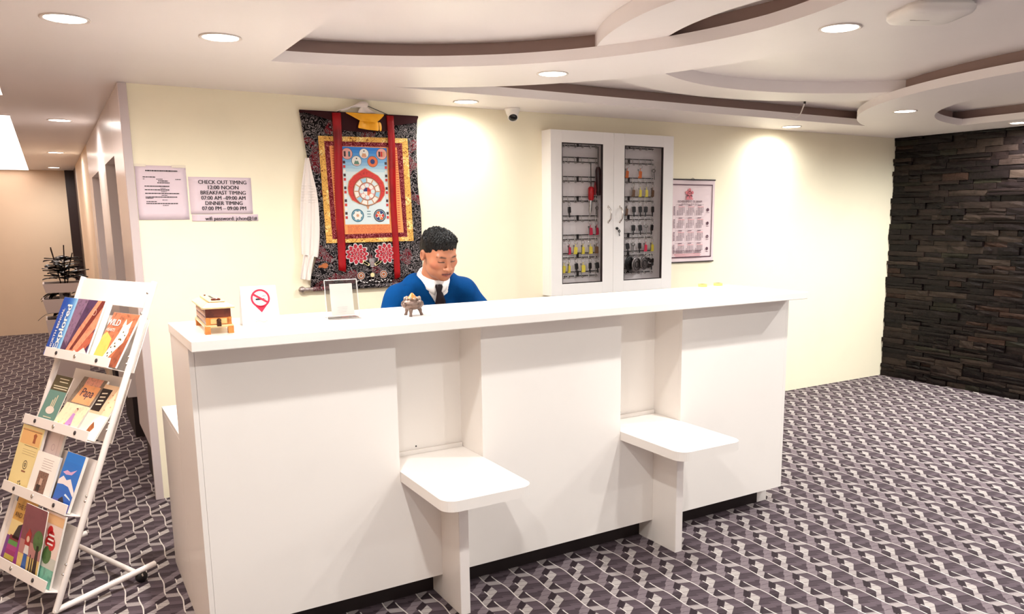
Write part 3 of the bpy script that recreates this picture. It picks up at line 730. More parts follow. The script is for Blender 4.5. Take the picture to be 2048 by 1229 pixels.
# emblem columns and manuscript rows
for k in range(14):
    z = 1.88-0.025*k
    for x in (1.182, 1.442):
        pw.poly((c_drk,c_red,c_wht)[k%3], P2([(x-0.007,z-0.008),(x+0.007,z-0.008),(x+0.007,z+0.008),(x-0.007,z+0.008)]), 3)
for k in range(6):
    z = 1.505-0.0085*k; a = 1.185
    while a < 1.45:
        b_ = a+random.uniform(0.012,0.04); pw.poly(c_red, P2([(a,z-0.0013),(min(b_,1.46)-0.003,z-0.0013),(min(b_,1.46)-0.003,z+0.0013),(a,z+0.0013)]), 1); a = b_
for k in range(34):
    for xa, xb in ((1.112,1.128),(1.508,1.524)):
        z = 1.955-0.0143*k; pw.poly(c_red, P2([(xa,z),(xb,z),(xb,z+0.004),(xa,z+0.004)]), 1)
pw.build('painted_wheel', SC)
# woven flowers on the lower cloth
em = Print(0.0195)
c_fl = M('woven crimson', (178,30,48), 0.5); c_sil = M('woven silver', (214,206,204), 0.45); c_cr = M('woven cream', (232,214,160), 0.5); c_cop = M('woven copper', (176,98,48), 0.45)
for x, z in ((1.236,1.335),(1.420,1.335)):
    for rr, n in ((0.058,11),(0.038,9),(0.020,7)):
        for k in range(n):
            a = 2*math.pi*k/n; cxp, czp = x+rr*0.75*math.cos(a), z+rr*0.62*math.sin(a)
            def pet(sc): return [L(cxp+sc*(0.5*rr*math.cos(a)*math.cos(t)-0.26*rr*math.sin(a)*math.sin(t)), czp+sc*(0.5*rr*math.sin(a)*math.cos(t)+0.26*rr*math.cos(a)*math.sin(t))) for t in [2*math.pi*q/10 for q in range(10)]]
            lay = 1+int((0.06-rr)*130); em.poly(c_sil, pet(1.12), lay); em.poly(c_fl, pet(0.9), lay+1)
for x in (1.328,):
    for k in range(6):
        z = 1.300-0.009*k; w = 0.020-0.0015*k; em.poly(c_sil, P2([(x-w,z),(x+w,z),(x+w*0.8,z+0.004),(x-w*0.8,z+0.004)]), 1)
    for s in (-1,1):
        for k in range(5): em.poly(c_cr, P2(circle(x+s*(0.024+0.007*k), 1.270+0.004*k, 0.009, 10)), 2)
    em.poly(c_cr, P2(circle(x,1.205,0.014,8)), 1)
for x, z in ((1.255,1.203),(1.400,1.206)):
    for r0, r1, c in ((0.0,0.008,c_cop),(0.010,0.014,c_sil),(0.016,0.021,c_cop),(0.022,0.024,c_sil)): em.ring(c, *L(x,z), r0, r1, 2, 20)
for k in range(12):
    a = 0.045*k; x = 1.225+0.0195*k
    em.poly(c_sil, P2([(x,1.165+0.008*math.sin(k*1.7)),(x+0.013,1.163+0.008*math.cos(k*1.3)),(x+0.014,1.169+0.008*math.cos(k*1.3)),(x+0.001,1.171+0.008*math.sin(k*1.7))]), 1)
em.poly(c_cop, P2([(0.995,1.262),(1.02,1.262),(1.035,1.255),(1.05,1.262),(1.056,1.275),(1.045,1.288),(1.025,1.286),(1.012,1.276),(0.998,1.275)]), 1)
em.build('woven_flowers', SC)['kind'] = 'stuff'
# valance, ribbons, veil, rods, cord
vv = [(0.940,2.157),(1.115,2.118),(1.171,2.064),(1.30,2.058),(1.451,2.070),(1.506,2.107),(1.655,2.132),(1.665,2.164)]
MB().prism([L(*p) for p in [(0.940,2.160)]+vv[1:]], 0.014, 0.0195).build('maroon_valance', m_maroon, SC)
def ribbon(x0, x1, z0, z1, zb0, zb1, w0, wob):
    mb = MB(); n = 24; vs_ = []; cols = 6
    for j in range(n+1):
        t = j/n
        for i in range(cols+1):
            u = i/cols; xa = x0+(w0[0]-x0)*t; xb = x1+(w0[1]-x1)*t
            z = (z0+(z1-z0)*u)*(1-t) + (zb0+(zb1-zb0)*u)*t
            vs_.append((*L(xa+(xb-xa)*u+0.002*math.sin(9*t), z), 0.026+0.004*math.sin(u*math.pi)+wob*math.sin(6*t+2*u)*t))
    fs_ = [(j*(cols+1)+i, (j+1)*(cols+1)+i, (j+1)*(cols+1)+i+1, j*(cols+1)+i+1) for j in range(n) for i in range(cols)]
    o = mb.add(vs_, fs_, 0, True).build('silk_ribbon', m_silk, SC); s = o.modifiers.new('t','SOLIDIFY'); s.thickness = 0.0015
ribbon(1.122,1.176,2.160,2.161,1.243,1.229,(1.114,1.158),0.006)
ribbon(1.457,1.503,2.163,2.163,1.171,1.186,(1.468,1.504),0.007)
def cloth(name, rows, zf, mat, parent, n=10, thick=0.0015):
    vs_ = []; m = len(rows)
    for j, (a, b_) in enumerate(rows):
        for i in range(n+1):
            u = i/n; p = (a[0]+(b_[0]-a[0])*u, a[1]+(b_[1]-a[1])*u); q = L(*p); vs_.append((q[0],q[1],zf(u, j/(m-1))))
    fs_ = [(j*(n+1)+i, (j+1)*(n+1)+i, (j+1)*(n+1)+i+1, j*(n+1)+i+1) for j in range(m-1) for i in range(n)]
    o = MB().add(vs_, fs_, 0, True).build(name, mat, parent); s = o.modifiers.new('t','SOLIDIFY'); s.thickness = thick
    b2 = o.modifiers.new('s','SUBSURF'); b2.levels = 1; b2.render_levels = 2
    return o
cloth('yellow_veil', [((1.192,2.166),(1.445,2.169)),((1.215,2.155),(1.432,2.153)),((1.255,2.134),(1.408,2.130)),((1.285,2.120),(1.385,2.115))], lambda u,v: 0.034+0.006*math.sin(u*9+v*2)+0.010*v, m_yelc, SC)
cloth('yellow_veil', [((1.284,2.126),(1.402,2.124)),((1.278,2.105),(1.402,2.10)),((1.268,2.078),(1.403,2.066))], lambda u,v: 0.030+0.007*math.sin(u*8+1)+0.004*v, m_yelc, SC)
cloth('yellow_veil', [((1.400,2.122),(1.418,2.120)),((1.402,2.098),(1.426,2.096)),((1.405,2.068),(1.420,2.066))], lambda u,v: 0.032+0.004*math.sin(u*5), m_yelc, SC, 4)
r_ = MB(); a = L(0.955,1.136); b_ = L(1.67,1.136); r_.tube([(a[0],a[1],0.014),(b_[0],b_[1],0.014)],0.013,12); r_.build('bottom_roller', m_broc, SC)
for xx, s in ((0.955,-1),(1.67,1)):
    q = L(xx,1.136)
    MB().lathe([(0.012,0),(0.014,0.004),(0.011,0.010),(0.011,0.045),(0.016,0.05),(0.020,0.06),(0.016,0.075),(0.006,0.082),(0,0.083)],16,axis='x').build('finial', M('silver finial',(150,136,132),0.3,metal=0.7,var=0.5,vscale=60), SC).matrix_local = Matrix.Translation((q[0],q[1],0.014)) @ Matrix.Diagonal((s,1,1,1))
r_ = MB(); a = L(0.937,2.160); b_ = L(1.667,2.166); r_.tube([(a[0],a[1],0.010),(b_[0],b_[1],0.010)],0.008,8); r_.build('top_rod', m_maroon, SC)
cd = MB(); cd.tube([(*L(1.150,2.166),0.022),(*L(1.318,2.222),0.012),(*L(1.475,2.166),0.022)],0.0022,6); cd.build('hanging_cord', m_black, SC)
MB().lathe([(0.004,0),(0.004,0.014),(0.007,0.015),(0,0.017)],10).build('nail', m_steel, SC).location = (*L(1.318,2.222),0.0)

# ---------------------------------------------------------------- white ceremonial scarf
m_scarf = M('white scarf silk', (240,228,220), 0.45, sheen=0.2, bump=0.15, bscale=30)
KS = empty('ceremonial_scarf', (1.305, D-0.012, 1.13), rot=WALLROT, label='long white silk scarf hung over the scroll nail and down its left edge', cat='scarf')
cloth('scarf_length', [((0.950,1.900),(0.972,1.900)),((0.938,1.84),(0.980,1.84)),((0.922,1.76),(0.997,1.76)),((0.912,1.70),(1.008,1.70)),((0.903,1.60),(1.014,1.60)),((0.897,1.50),(1.013,1.49)),((0.897,1.40),(1.008,1.39)),((0.899,1.34),(0.998,1.318))],
      lambda u,v: 0.032+0.010*math.sin(u*13+v*4)*(0.25+0.75*v)+0.004*math.sin(u*27+v*9)*v, m_scarf, KS, 28)
cloth('scarf_length', [((0.905,1.345),(0.968,1.335)),((0.898,1.30),(0.961,1.30)),((0.888,1.25),(0.952,1.24)),((0.881,1.20),(0.945,1.185))], lambda u,v: 0.034+0.009*math.sin(u*14+v*3)+0.003*math.sin(u*31), m_scarf, KS, 24)
cloth('scarf_knot', [((1.140,2.167),(1.20,2.178)),((1.175,2.180),(1.235,2.192)),((1.215,2.190),(1.265,2.218)),((1.26,2.196),(1.30,2.236)),((1.310,2.202),(1.325,2.242)),((1.335,2.196),(1.350,2.228))], lambda u,v: 0.016+0.016*math.sin(u*math.pi)+0.004*math.sin(v*9), m_scarf, KS, 8, 0.003)
cloth('scarf_fringe', [((1.300,2.205),(1.345,2.205)),((1.290,2.190),(1.355,2.190)),((1.275,2.168),(1.400,2.170))], lambda u,v: 0.018+0.006*math.sin(u*8), m_scarf, KS, 8, 0.002)
bd_ = MB()
for k in range(7):
    z = 1.74-0.016*k; a = L(0.921-0.002*k,z); b_ = L(0.998+0.0012*k,z)
    bd_.tube([(a[0]+(b_[0]-a[0])*u, a[1], 0.032+0.010*math.sin(u*13+1.0)*0.4+0.004) for u in [i/10 for i in range(11)]], 0.0012, 4)
bd_.build('woven_border', M('scarf border',(250,242,234),0.4), KS)

# ---------------------------------------------------------------- dome camera
dc = empty('dome_camera', (2.300,1.845,H), label='small white dome security camera under the ceiling by the back wall', cat='camera')
MB().lathe([(0.0,0.0),(0.050,0.0),(0.052,-0.008),(0.046,-0.016),(0.042,-0.030),(0.034,-0.048),(0.020,-0.058),(0.0,-0.060)],28).build('housing', m_white, dc)
Tc = Matrix.Translation((-0.004,-0.012,-0.040)) @ Vector((-0.30,-0.62,-0.72)).to_track_quat('Z','Y').to_matrix().to_4x4()
MB().lathe([(0.0,0.0),(0.030,0.0),(0.034,0.020),(0.034,0.030),(0.030,0.034),(0.028,0.031)],28,T=Tc).build('eyeball', m_white, dc)
MB().lathe([(0.0285,0.0312),(0.024,0.036),(0.012,0.039),(0.0,0.040)],24,T=Tc).build('lens_window', M('lens black',(12,8,10),0.1), dc)

# ---------------------------------------------------------------- key cabinet
m_cab = M('cabinet white', (248,243,240), 0.35); m_gask = M('black gasket', (40,24,24), 0.5); m_cin = M('cabinet lining', (238,228,228), 0.5)
X0c, X1c, Z0c, Z1c, DC = 2.584, 3.668, 1.006, 2.132, 0.115
kc = empty('key_cabinet', (X0c, D, Z0c), label='white two-door wall key cabinet with glazed doors beside the calendar', cat='cabinet')
wC, hC = X1c-X0c, Z1c-Z0c
cb = MB(); cb.box(0,0.014,-DC+0.020,0,0,hC); cb.box(wC-0.014,wC,-DC+0.020,0,0,hC); cb.box(0.014,wC-0.014,-DC+0.020,0,0,0.014); cb.box(0.014,wC-0.014,-DC+0.020,0,hC-0.014,hC); cb.box(wC*0.49-0.007,wC*0.49+0.007,-DC+0.022,0,0.014,hC-0.014)
cb.build('carcass', m_cab, kc)
MB().box(0.014,wC-0.014,-0.006,-0.0005,0.014,hC-0.014).build('back_board', m_cin, kc)
pz0, pz1 = 1.085-Z0c, 2.050-Z0c
for dn, (a, b_, pa, pb) in enumerate(((0.0,0.530,0.090,0.437),(0.532,wC,0.627,0.988))):
    df = MB(); y0, y1 = -DC, -DC+0.0195
    df.box(a,pa,y0,y1,0,hC); df.box(pb,b_,y0,y1,0,hC); df.box(pa,pb,y0,y1,0,pz0); df.box(pa,pb,y0,y1,pz1,hC)
    dr = df.build('door', m_cab, kc, bevel=0.0015)
    gk = MB(); g = 0.006
    gk.box(pa,pa+g,y0+0.002,y1,pz0,pz1); gk.box(pb-g,pb,y0+0.002,y1,pz0,pz1); gk.box(pa+g,pb-g,y0+0.002,y1,pz0,pz0+g); gk.box(pa+g,pb-g,y0+0.002,y1,pz1-g,pz1); gk.build('gasket', m_gask, dr)
    MB().box(pa+g,pb-g,y0+0.008,y0+0.011,pz0+g,pz1-g).build('pane', m_glass, dr)
    hx_ = 0.484 if dn == 0 else 0.587; hz0, hz1 = 1.505-Z0c, 1.624-Z0c
    hd = MB(); hd.tube([(hx_,y0+0.002,hz0+0.008),(hx_,y0-0.012,hz0+0.012),(hx_+0.004,y0-0.024,hz0+0.03),(hx_+0.006,y0-0.028,(hz0+hz1)/2),(hx_+0.004,y0-0.024,hz1-0.03),(hx_,y0-0.012,hz1-0.012),(hx_,y0+0.002,hz1-0.008)],0.0058,10); hd.ball((hx_,y0,hz0+0.006),(0.008,0.005,0.010),10,6); hd.ball((hx_,y0,hz1-0.006),(0.008,0.005,0.010),10,6); hd.build('handle', m_chrome, dr)
lk = MB(); lk.lathe([(0.010,0),(0.010,-0.008),(0.006,-0.010),(0,-0.010)],16,(0.560,-DC,1.465-Z0c),'y'); lk.build('lock', m_black, kc)
ky = empty('cabinet_key', (X0c+0.575, D-DC-0.012, 1.445), label='small black key hanging from the key cabinet lock', cat='key')
kb = MB(); kb.lathe([(0.004,-0.001),(0.010,-0.001),(0.010,0.001),(0.004,0.001),(0.004,-0.001)],14,(0,0,0),'y'); kb.box(-0.002,0.002,-0.001,0.001,-0.034,-0.009); kb.box(0.002,0.006,-0.001,0.001,-0.032,-0.027); kb.build('key_blade', m_black, ky)
rg = MB(); rg.tube([(0.009*math.cos(t)-0.006,0,0.009+0.009*math.sin(t)) for t in [2*math.pi*k/12 for k in range(12)]],0.0012,5,closed=True); rg.build('ring', m_steel, ky)
# hook rails
LZ = [2.054,1.945,1.813,1.675,1.541,1.407,1.277,1.145]; RZ = [2.056,1.948,1.813,1.677,1.542,1.409,1.278,1.150]
LX = [2.739,2.780,2.838,2.898,2.961,3.018]; RX = [3.235,3.293,3.354,3.413,3.472,3.534]
YR = D-0.028
for rows, xs_, lo, hi in ((LZ,LX,2.612,3.035),(RZ,RX,3.140,3.550)):
    for z in rows:
        rl = MB(); zz = z-Z0c
        rl.tube([(lo-X0c,-0.022,zz+0.015),(hi-X0c,-0.022,zz+0.015)],0.0036,6); rl.tube([(lo-X0c,-0.022,zz-0.015),(hi-X0c,-0.022,zz-0.015)],0.0036,6)
        rail = rl.build('hook_rail', m_steel, kc)
        for x in ([xs_[0]-0.06] + xs_):
            if x < lo+0.01: continue
            hk = MB(); q = x-X0c
            hk.tube([(q,-0.025,zz+0.016),(q,-0.026,zz-0.016),(q,-0.032,zz-0.026),(q,-0.042,zz-0.028),(q,-0.050,zz-0.020),(q,-0.052,zz-0.012)],0.0030,5); hk.build('hook', m_chrome, rail)
        br = MB(); br.box(xs_[3 if rows is LZ else 2]-X0c-0.030,xs_[3 if rows is LZ else 2]-X0c-0.022,-0.024,-0.006,zz-0.02,zz+0.02); br.build('bracket', m_steel, rail)
m_tag = {'yellow':M('yellow key tag',(236,214,70),0.45),'red':M('pink red key tag',(206,36,70),0.45),'orange':M('orange key tag',(226,110,40),0.45),'black':M('black key fob',(30,24,26),0.4),'silver':M('steel key',(150,142,138),0.3,metal=0.8),'brown':M('brown key tag',(120,84,58),0.5)}
ordn = ['top','second','third','fourth','fifth','sixth','seventh','bottom']; hookn = ['leftmost','second','third','fourth','fifth','rightmost']
_kp = {}
def key_on(side, row, col, kind, dx=0.0):
    xs_, zs_ = (LX,LZ) if side == 'left' else (RX,RZ)
    x = xs_[col]+dx; z = zs_[row]-0.026
    words_ = {'yellow':'key with yellow tag','red':'key with pink red tag','orange':'key with orange tag','black':'key with black fob','silver':'bare steel key','brown':'key with brown tag'}[kind]
    lab = '%s on the %s hook, %s rail, %s cabinet door' % (words_, hookn[col] if dx == 0 else hookn[col]+' (second key)', ordn[row], side)
    t = empty('hung_key', (x, D-0.044, z), rot=(0,random.uniform(-.12,.12),random.uniform(-.4,.4)), label=lab, cat='key', group='keys in the cabinet'); t.scale = (1.35,1.0,1.22)
    if kind not in _kp:
        r = MB(); r.tube([(0.011*math.cos(a),0,-0.010+0.011*math.sin(a)) for a in [2*math.pi*k/12 for k in range(12)]],0.0012,5,closed=True)
        g = MB()
        if kind in ('yellow','red','orange','brown'): g.prism(rrect(-0.011,0.011,-0.078,-0.036,0.005,3), -0.0022, 0.0022, axes=lambda a,b,c: (a,-c,b)); g.box(-0.0015,0.0015,-0.001,0.001,-0.037,-0.019)
        elif kind == 'black': g.prism(rrect(-0.012,0.010,-0.060,-0.024,0.006,3), -0.004, 0.004, axes=lambda a,b,c: (a,-c,b)); g.box(-0.004,0.003,-0.0012,0.0012,-0.085,-0.058)
        else: g.lathe([(0.005,-0.0012),(0.012,-0.0012),(0.012,0.0012),(0.005,0.0012)],14,(0,0,-0.032),'y'); g.box(-0.003,0.003,-0.0012,0.0012,-0.085,-0.042)
        k_ = MB(); k_.box(-0.014,-0.009,-0.0035,-0.0018,-0.070,-0.030); k_.box(-0.017,-0.006,-0.0035,-0.0018,-0.036,-0.024)
        ro = r.build('ring', m_chrome, t); go = g.build('tag' if kind not in ('silver',) else 'key_blade', m_tag[kind], t); ko = k_.build('key_blade', m_tag['silver'], t)
        _kp[kind] = (ro,go,ko)
    else:
        for q in _kp[kind]:
            c = q.copy(); COL.objects.link(c); c.parent = t
    return t
for s, r, c, k in (('left',3,1,'black'),('left',3,5,'silver'),('left',4,4,'red'),('left',4,5,'red'),('left',5,1,'red'),('left',5,2,'yellow'),('left',5,3,'yellow'),('left',5,4,'yellow'),('left',5,5,'brown'),
                   ('left',6,0,'yellow'),('left',6,1,'yellow'),('left',6,2,'black'),('left',6,3,'yellow'),('left',6,4,'black'),('left',6,5,'black'),
                   ('right',1,1,'orange'),('right',1,3,'orange'),('right',1,5,'silver'),('right',2,2,'brown'),('right',2,3,'yellow'),('right',2,4,'yellow'),('right',2,5,'brown'),
                   ('right',3,1,'brown'),('right',3,2,'black'),('right',3,3,'black'),('right',3,4,'black'),('right',3,5,'black'),('right',4,2,'black'),('right',4,3,'black'),('right',4,4,'silver'),('right',4,5,'black'),
                   ('right',5,1,'black'),('right',5,2,'silver'),('right',5,3,'black'),('right',5,4,'red'),('right',5,5,'yellow'),('right',6,5,'black')):
    key_on(s, r, c, k)
# larger things hung in the cabinet
t = empty('screwdriver', (LX[4], D-0.05, LZ[1]-0.02), label='red-handled tool hanging long behind the left cabinet door', cat='tool')
a_ = MB(); a_.tube([(0,0,0.004),(0.002,0,-0.17)],0.0030,6); a_.build('cord', m_black, t)
MB().tube([(0.002,0,-0.165),(0.002,0,-0.175),(0.002,0,-0.25),(0.002,0,-0.262)],[0.012,0.021,0.021,0.013],14).build('handle', M('red handle',(190,16,26),0.35), t)
MB().tube([(0.000,0,-0.258),(-0.006,0,-0.33),(-0.008,0,-0.372)],[0.012,0.014,0.003],10).build('blade', m_chrome, t)
t = empty('torch', (LX[5]+0.006, D-0.05, LZ[0]-0.02), label='black torch hanging from the top rail behind the left cabinet door', cat='torch')
MB().tube([(0,0,0.004),(0,0,-0.14)],0.0028,6).build('cord', m_black, t)
MB().tube([(0,0,-0.135),(0.002,0,-0.16),(0.004,0,-0.26),(0.006,0,-0.335)],[0.012,0.022,0.020,0.014],14).build('body', M('maroon black plastic',(50,16,18),0.35), t)
t = empty('red_pouch', (LX[5]-0.02, D-0.05, LZ[2]-0.02), label='small dark red pouch beside the red-handled tool in the cabinet', cat='pouch')
MB().tube([(0,0,0.002),(0,0,-0.05),(0,0,-0.09)],[0.004,0.012,0.009],10).build('body', M('dark red leather',(130,22,32),0.5), t)
for x, z, r, lb, mm in ((3.305,1.205,0.056,'black round disc at bottom left of the right cabinet door',m_black),(3.365,1.195,0.058,'grey ornamental disc at the bottom of the right cabinet door',M('pewter',(140,130,128),0.35,metal=0.5)),(3.435,1.205,0.052,'third round disc along the bottom of the right cabinet door',M('pewter dark',(112,102,100),0.35,metal=0.5))):
    t = empty('metal_disc', (x, D-0.062 - (x-3.3)*0.1, z), rot=(0,0,math.radians(18)), label=lb, cat='disc', group='discs in the cabinet')
    MB().lathe([(0.0,-0.004),(r*0.9,-0.004),(r,-0.001),(r,0.003),(0,0.003)],28,(0,0,0),'y').build('plate', mm, t)
    rr = MB(); rr.tube([(r*0.75*math.cos(a),-0.006,r*0.75*math.sin(a)) for a in [2*math.pi*k/24 for k in range(24)]],0.002,5,closed=True)
    rr.tube([(r*0.4*math.cos(a),-0.006,r*0.4*math.sin(a)) for a in [2*math.pi*k/16 for k in range(16)]],0.003,5,closed=True); rr.build('relief', m_steel, t)
t = empty('padlock_bunch', (3.500, D-0.055, 1.235), label='bunch of dark padlocks hanging low behind the right cabinet door', cat='padlock')
for k, (x, z) in enumerate(((-0.02,0.0),(0.022,-0.012),(0.0,-0.045))):
    b2 = MB(); b2.box(x-0.017,x+0.017,-0.008,0.008,z-0.02,z+0.012); b2.build('lock_body', M('dark lock metal',(58,48,46),0.3,metal=0.7), t, bevel=0.003)
    b3 = MB(); b3.tube([(x-0.011,0,z+0.010),(x-0.011,0,z+0.026),(x,0,z+0.034),(x+0.011,0,z+0.026),(x+0.011,0,z+0.010)],0.003,6); b3.build('shackle', m_chrome, t)

# ---------------------------------------------------------------- wall calendar
m_cal = M('calendar paper', (236,214,216), 0.6); m_calb = M('plum border', (96,60,74), 0.6); m_calr = M('pink print', (222,120,128), 0.6); m_cali = M('plum ink', (110,70,84), 0.6)
ca_ = empty('wall_calendar', (3.960, D-0.003, 1.192), rot=WALLROT, label='pale pink one-sheet almanac calendar on the wall right of the key cabinet', cat='calendar')
cw_, ch_ = 0.233, 0.636
o = MB().add([(-cw_+2*cw_*i/8, ch_*j/8, 0.003+0.003*math.sin(3*i/8*3.1)+0.004*(i/8)**2) for j in range(9) for i in range(9)], [(j*9+i,j*9+i+1,j*9+i+10,j*9+i+9) for j in range(8) for i in range(8)], 0, True).build('sheet', m_cal, ca_)
for z in (0.0, ch_): MB().tube([(-cw_-0.002,z,0.007),(cw_+0.002,z,0.010)],0.005,8).build('rod', m_gask, ca_)
MB().tube([(-0.02,ch_+0.002,0.008),(-0.0,ch_+0.012,0.006),(0.02,ch_+0.002,0.008)],0.002,6).build('hanger', m_black, ca_)
pe = Print(0.0125)
for a in ((-cw_+0.01,cw_-0.028,0.592,0.600),(-cw_+0.01,cw_-0.028,0.034,0.042),(cw_-0.034,cw_-0.027,0.034,0.600),(-cw_+0.01,-cw_+0.015,0.034,0.600)): pe.rect(m_calb, *a, 1)
ex, ez = -0.035, 0.528
for k in range(5):
    a = math.pi/2+2*math.pi*k/5; pe.poly(m_calr, circle(ex+0.028*math.cos(a), ez+0.028*math.sin(a), 0.014, 10), 1)
pe.poly(m_calr, circle(ex,ez,0.022,14), 1); pe.poly(m_calb, circle(ex,ez+0.004,0.006,8), 2); pe.rect(m_calr, ex-0.038, ex+0.038, ez-0.044, ez-0.036, 1)
for s in (-1,1): pe.poly(m_calb, circle(ex+s*0.022,ez-0.016,0.006,8), 2)
for r in range(4):
    for c in range(3):
        bx0, bz0 = -0.165+0.098*c, 0.360-0.098*r
        pe.rect(m_cali, bx0-0.004, bx0+0.084, bz0+0.0845, bz0+0.0855, 1); pe.rect(m_cali, bx0-0.0065, bx0-0.0055, bz0-0.006, bz0+0.085, 1)
        pe.rect(m_cali, bx0+0.022, bx0+0.060, bz0+0.078, bz0+0.083, 1)
        for w in range(5):
            for d in range(7):
                if (w == 0 and d < 3) or (w == 4 and d > 4): continue
                pe.rect(m_calb if d else m_calr, bx0+0.006+0.0165*w, bx0+0.015+0.0165*w, bz0+0.0655-0.0102*d, bz0+0.0705-0.0102*d, 1)
    for d in range(7): pe.rect(m_calb, -0.195, -0.180, 0.4255-0.098*r-0.0102*d, 0.4310-0.098*r-0.0102*d, 1)
for k, z in enumerate((0.405,0.300,0.196,0.100)):
    pe.ring(m_calb, 0.160, z, 0.006, 0.013, 1, 14); pe.poly(m_calb, circle(0.160,z,0.008 if k != 2 else 0.003,6), 2); pe.rect(m_cali, 0.146, 0.174, z-0.024, z-0.021, 1)
for k in range(7): pe.rect(m_cali if k < 3 else m_calr, -0.190+0.01*(k%3), 0.10-0.012*(k%2), 0.098-0.0085*k-0.010, 0.1005-0.0085*k-0.010, 1)
pe.build('calendar_print', ca_)
lettering('lettering', 'GOVERNMENT OF SIKKIM', 0.0235, ca_, -0.030, 0.468, 0.0135, m_calb, bold=0.008, sx=0.92)
lettering('lettering', 'ALMANAC FOR 2023', 0.017, ca_, -0.030, 0.449, 0.0135, m_cali, spacing=1.15)

# ---------------------------------------------------------------- loose wire in the ceiling recess
wi = empty('ceiling_wire', (4.43,1.30,H), label='loose white wire dangling from the ceiling recess near the back wall', cat='wire')
MB().tube([(0.0,-0.02,0.119),(0.004,-0.01,0.09),(-0.002,0.0,0.06),(-0.004,0.01,0.035),(-0.012,0.02,0.014),(-0.035,0.03,0.004),(-0.075,0.035,0.010)],[0.005,0.005,0.0045,0.004,0.0035,0.003,0.002],8).build('wire', m_white, wi)
MB().tube([(0.0,-0.02,0.1195),(0.002,-0.016,0.100)],0.008,8).build('black_end', m_black, wi)

# ---------------------------------------------------------------- ceiling access point
ap = empty('access_point', (2.335,-1.035,H), rot=(0,0,math.radians(-28)), label='flat white rounded wireless access point fixed under the ceiling', cat='access point')
mb = MB(); pr = rrect(-0.118,0.118,-0.118,0.118,0.055,8)
mb.prism([(a*0.96,b*0.96) for a,b in pr], -0.012, 0.0); mb.build('base', m_white, ap)
n = len(pr); vs_ = []
for sc, z in ((1.0,-0.008),(1.0,-0.020),(0.94,-0.030),(0.75,-0.036),(0.4,-0.039)): vs_ += [(a*sc,b*sc,z) for a,b in pr]
fs_ = [(j*n+i, (j+1)*n+i, (j+1)*n+(i+1)%n, j*n+(i+1)%n) for j in range(4) for i in range(n)] + [tuple(range(5*n-1,4*n-1,-1))]
MB().add(vs_, fs_, 0, True).build('cover', m_white, ap)
MB().box(-0.07,0.0,-0.001,0.001,-0.0395,-0.0385).build('seam', M('seam grey',(160,140,136),0.5), ap)
# ---------------------------------------------------------------- magazine rack
m_rack = M('rack white powder coat', (240,230,224), 0.35); m_mag = M('dark magnet', (50,42,44), 0.35)
RO = Vector((-0.721,1.257,0)); Rr = Vector((0.399,-0.917,0)).normalized(); Ru = Vector((0.350,0.152,0.924)).normalized(); Rn = Rr.cross(Ru).normalized()
RW, RS = 0.608, 1.394
RM = Matrix((Rr,Ru,Rn)).transposed().to_4x4(); RM.translation = RO
rk = empty('magazine_rack', label='white four-tier magazine rack leaning back on a wheeled base beside the counter', cat='rack', mat=RM)
RI = RM.inverted()
for a in (0.0, RW):
    tb = MB().tube([(a,0.012,0),(a,RS*0.5,0),(a,RS,0)],0.0125,12).build('side_tube', m_rack, rk)
    if a:
        for s in (0.16,0.20,0.455,0.475,0.75,0.78,1.03,1.06,1.25,1.34): MB().lathe([(0.006,0),(0.006,0.004),(0.003,0.006),(0,0.006)],10,T=Matrix.Translation((a-0.004,s,0.0115))).build('bolt', m_chrome, tb)
MB().box(0.012,RW-0.012,1.275,1.388,-0.003,0.003).build('header_panel', m_rack, rk, bevel=0.0015)
RB = Vector((0.917,0.399,0)).normalized()
FR = RM @ Vector((RW,0,0)); FL = RM @ Vector((0,0,0))
for P, nm in ((FR,0),(FL,1)):
    pts = [P+RB*0.0+Vector((0,0,0.016)), P+RB*0.42+Vector((0,0,0.062))]
    MB().tube([RI @ p for p in pts],0.0125,10).build('foot_bar', m_rack, rk)
    q = P+RB*0.355
    cs = MB(); cs.lathe([(0.0,-0.011),(0.022,-0.011),(0.025,-0.006),(0.025,0.006),(0.022,0.011),(0,0.011)],18,T=RI @ Matrix.Translation(q+Vector((0,0,0.0255))) @ Rr.to_track_quat('Z','Y').to_matrix().to_4x4()); c0 = cs.build('caster', m_black, rk)
    fk = MB(); fk.tube([RI @ (q+Vector((0,0,0.03))+Rr*0.013), RI @ (q+Vector((0,0,0.058)))],0.004,6); fk.tube([RI @ (q+Vector((0,0,0.03))-Rr*0.013), RI @ (q+Vector((0,0,0.058)))],0.004,6); fk.build('fork', m_chrome, c0)
MB().tube([RI @ (FR+RB*0.33+Vector((0,0,0.055))), RI @ (FL+RB*0.33+Vector((0,0,0.055)))],0.0115,10).build('cross_bar', m_rack, rk)
trays = ((1.000,0.0,0.565,1.235,0.25),(0.690,0.0,0.572,0.975,0.5),(0.390,0.0,0.58,0.62,0.3),(0.090,0.0,0.60,0.345,0.3))
for s, a0, a1, sb, _ in trays:
    nb_ = -0.085 if s == 0.690 else (-0.035 if s == 1.0 else -0.002)
    tr = MB(); tr.box(a0+0.012,(0.50 if s == 0.690 else RW-0.013),s,sb,nb_,nb_+0.003); tr.box(a0,a1,s-0.003,s,max(nb_,-0.03),0.062); tr.box(a0+0.012,0.05,s-0.003,s,nb_,0.0)
    to = tr.build('tray', m_rack, rk)
    lp = MB().box(a0-0.004,a1,s-0.003,s+0.040,0.060,0.064).build('lip', m_rack, rk, bevel=0.001)
    for k, f in enumerate((0.19,0.49,0.82)):
        MB().lathe([(0.009,0),(0.009,0.0025),(0.006,0.004),(0,0.004)],14,T=Matrix.Translation((a0+(a1-a0)*f,s+0.019,0.064))).build('magnet', m_mag if (k != 1) else m_chrome, lp)

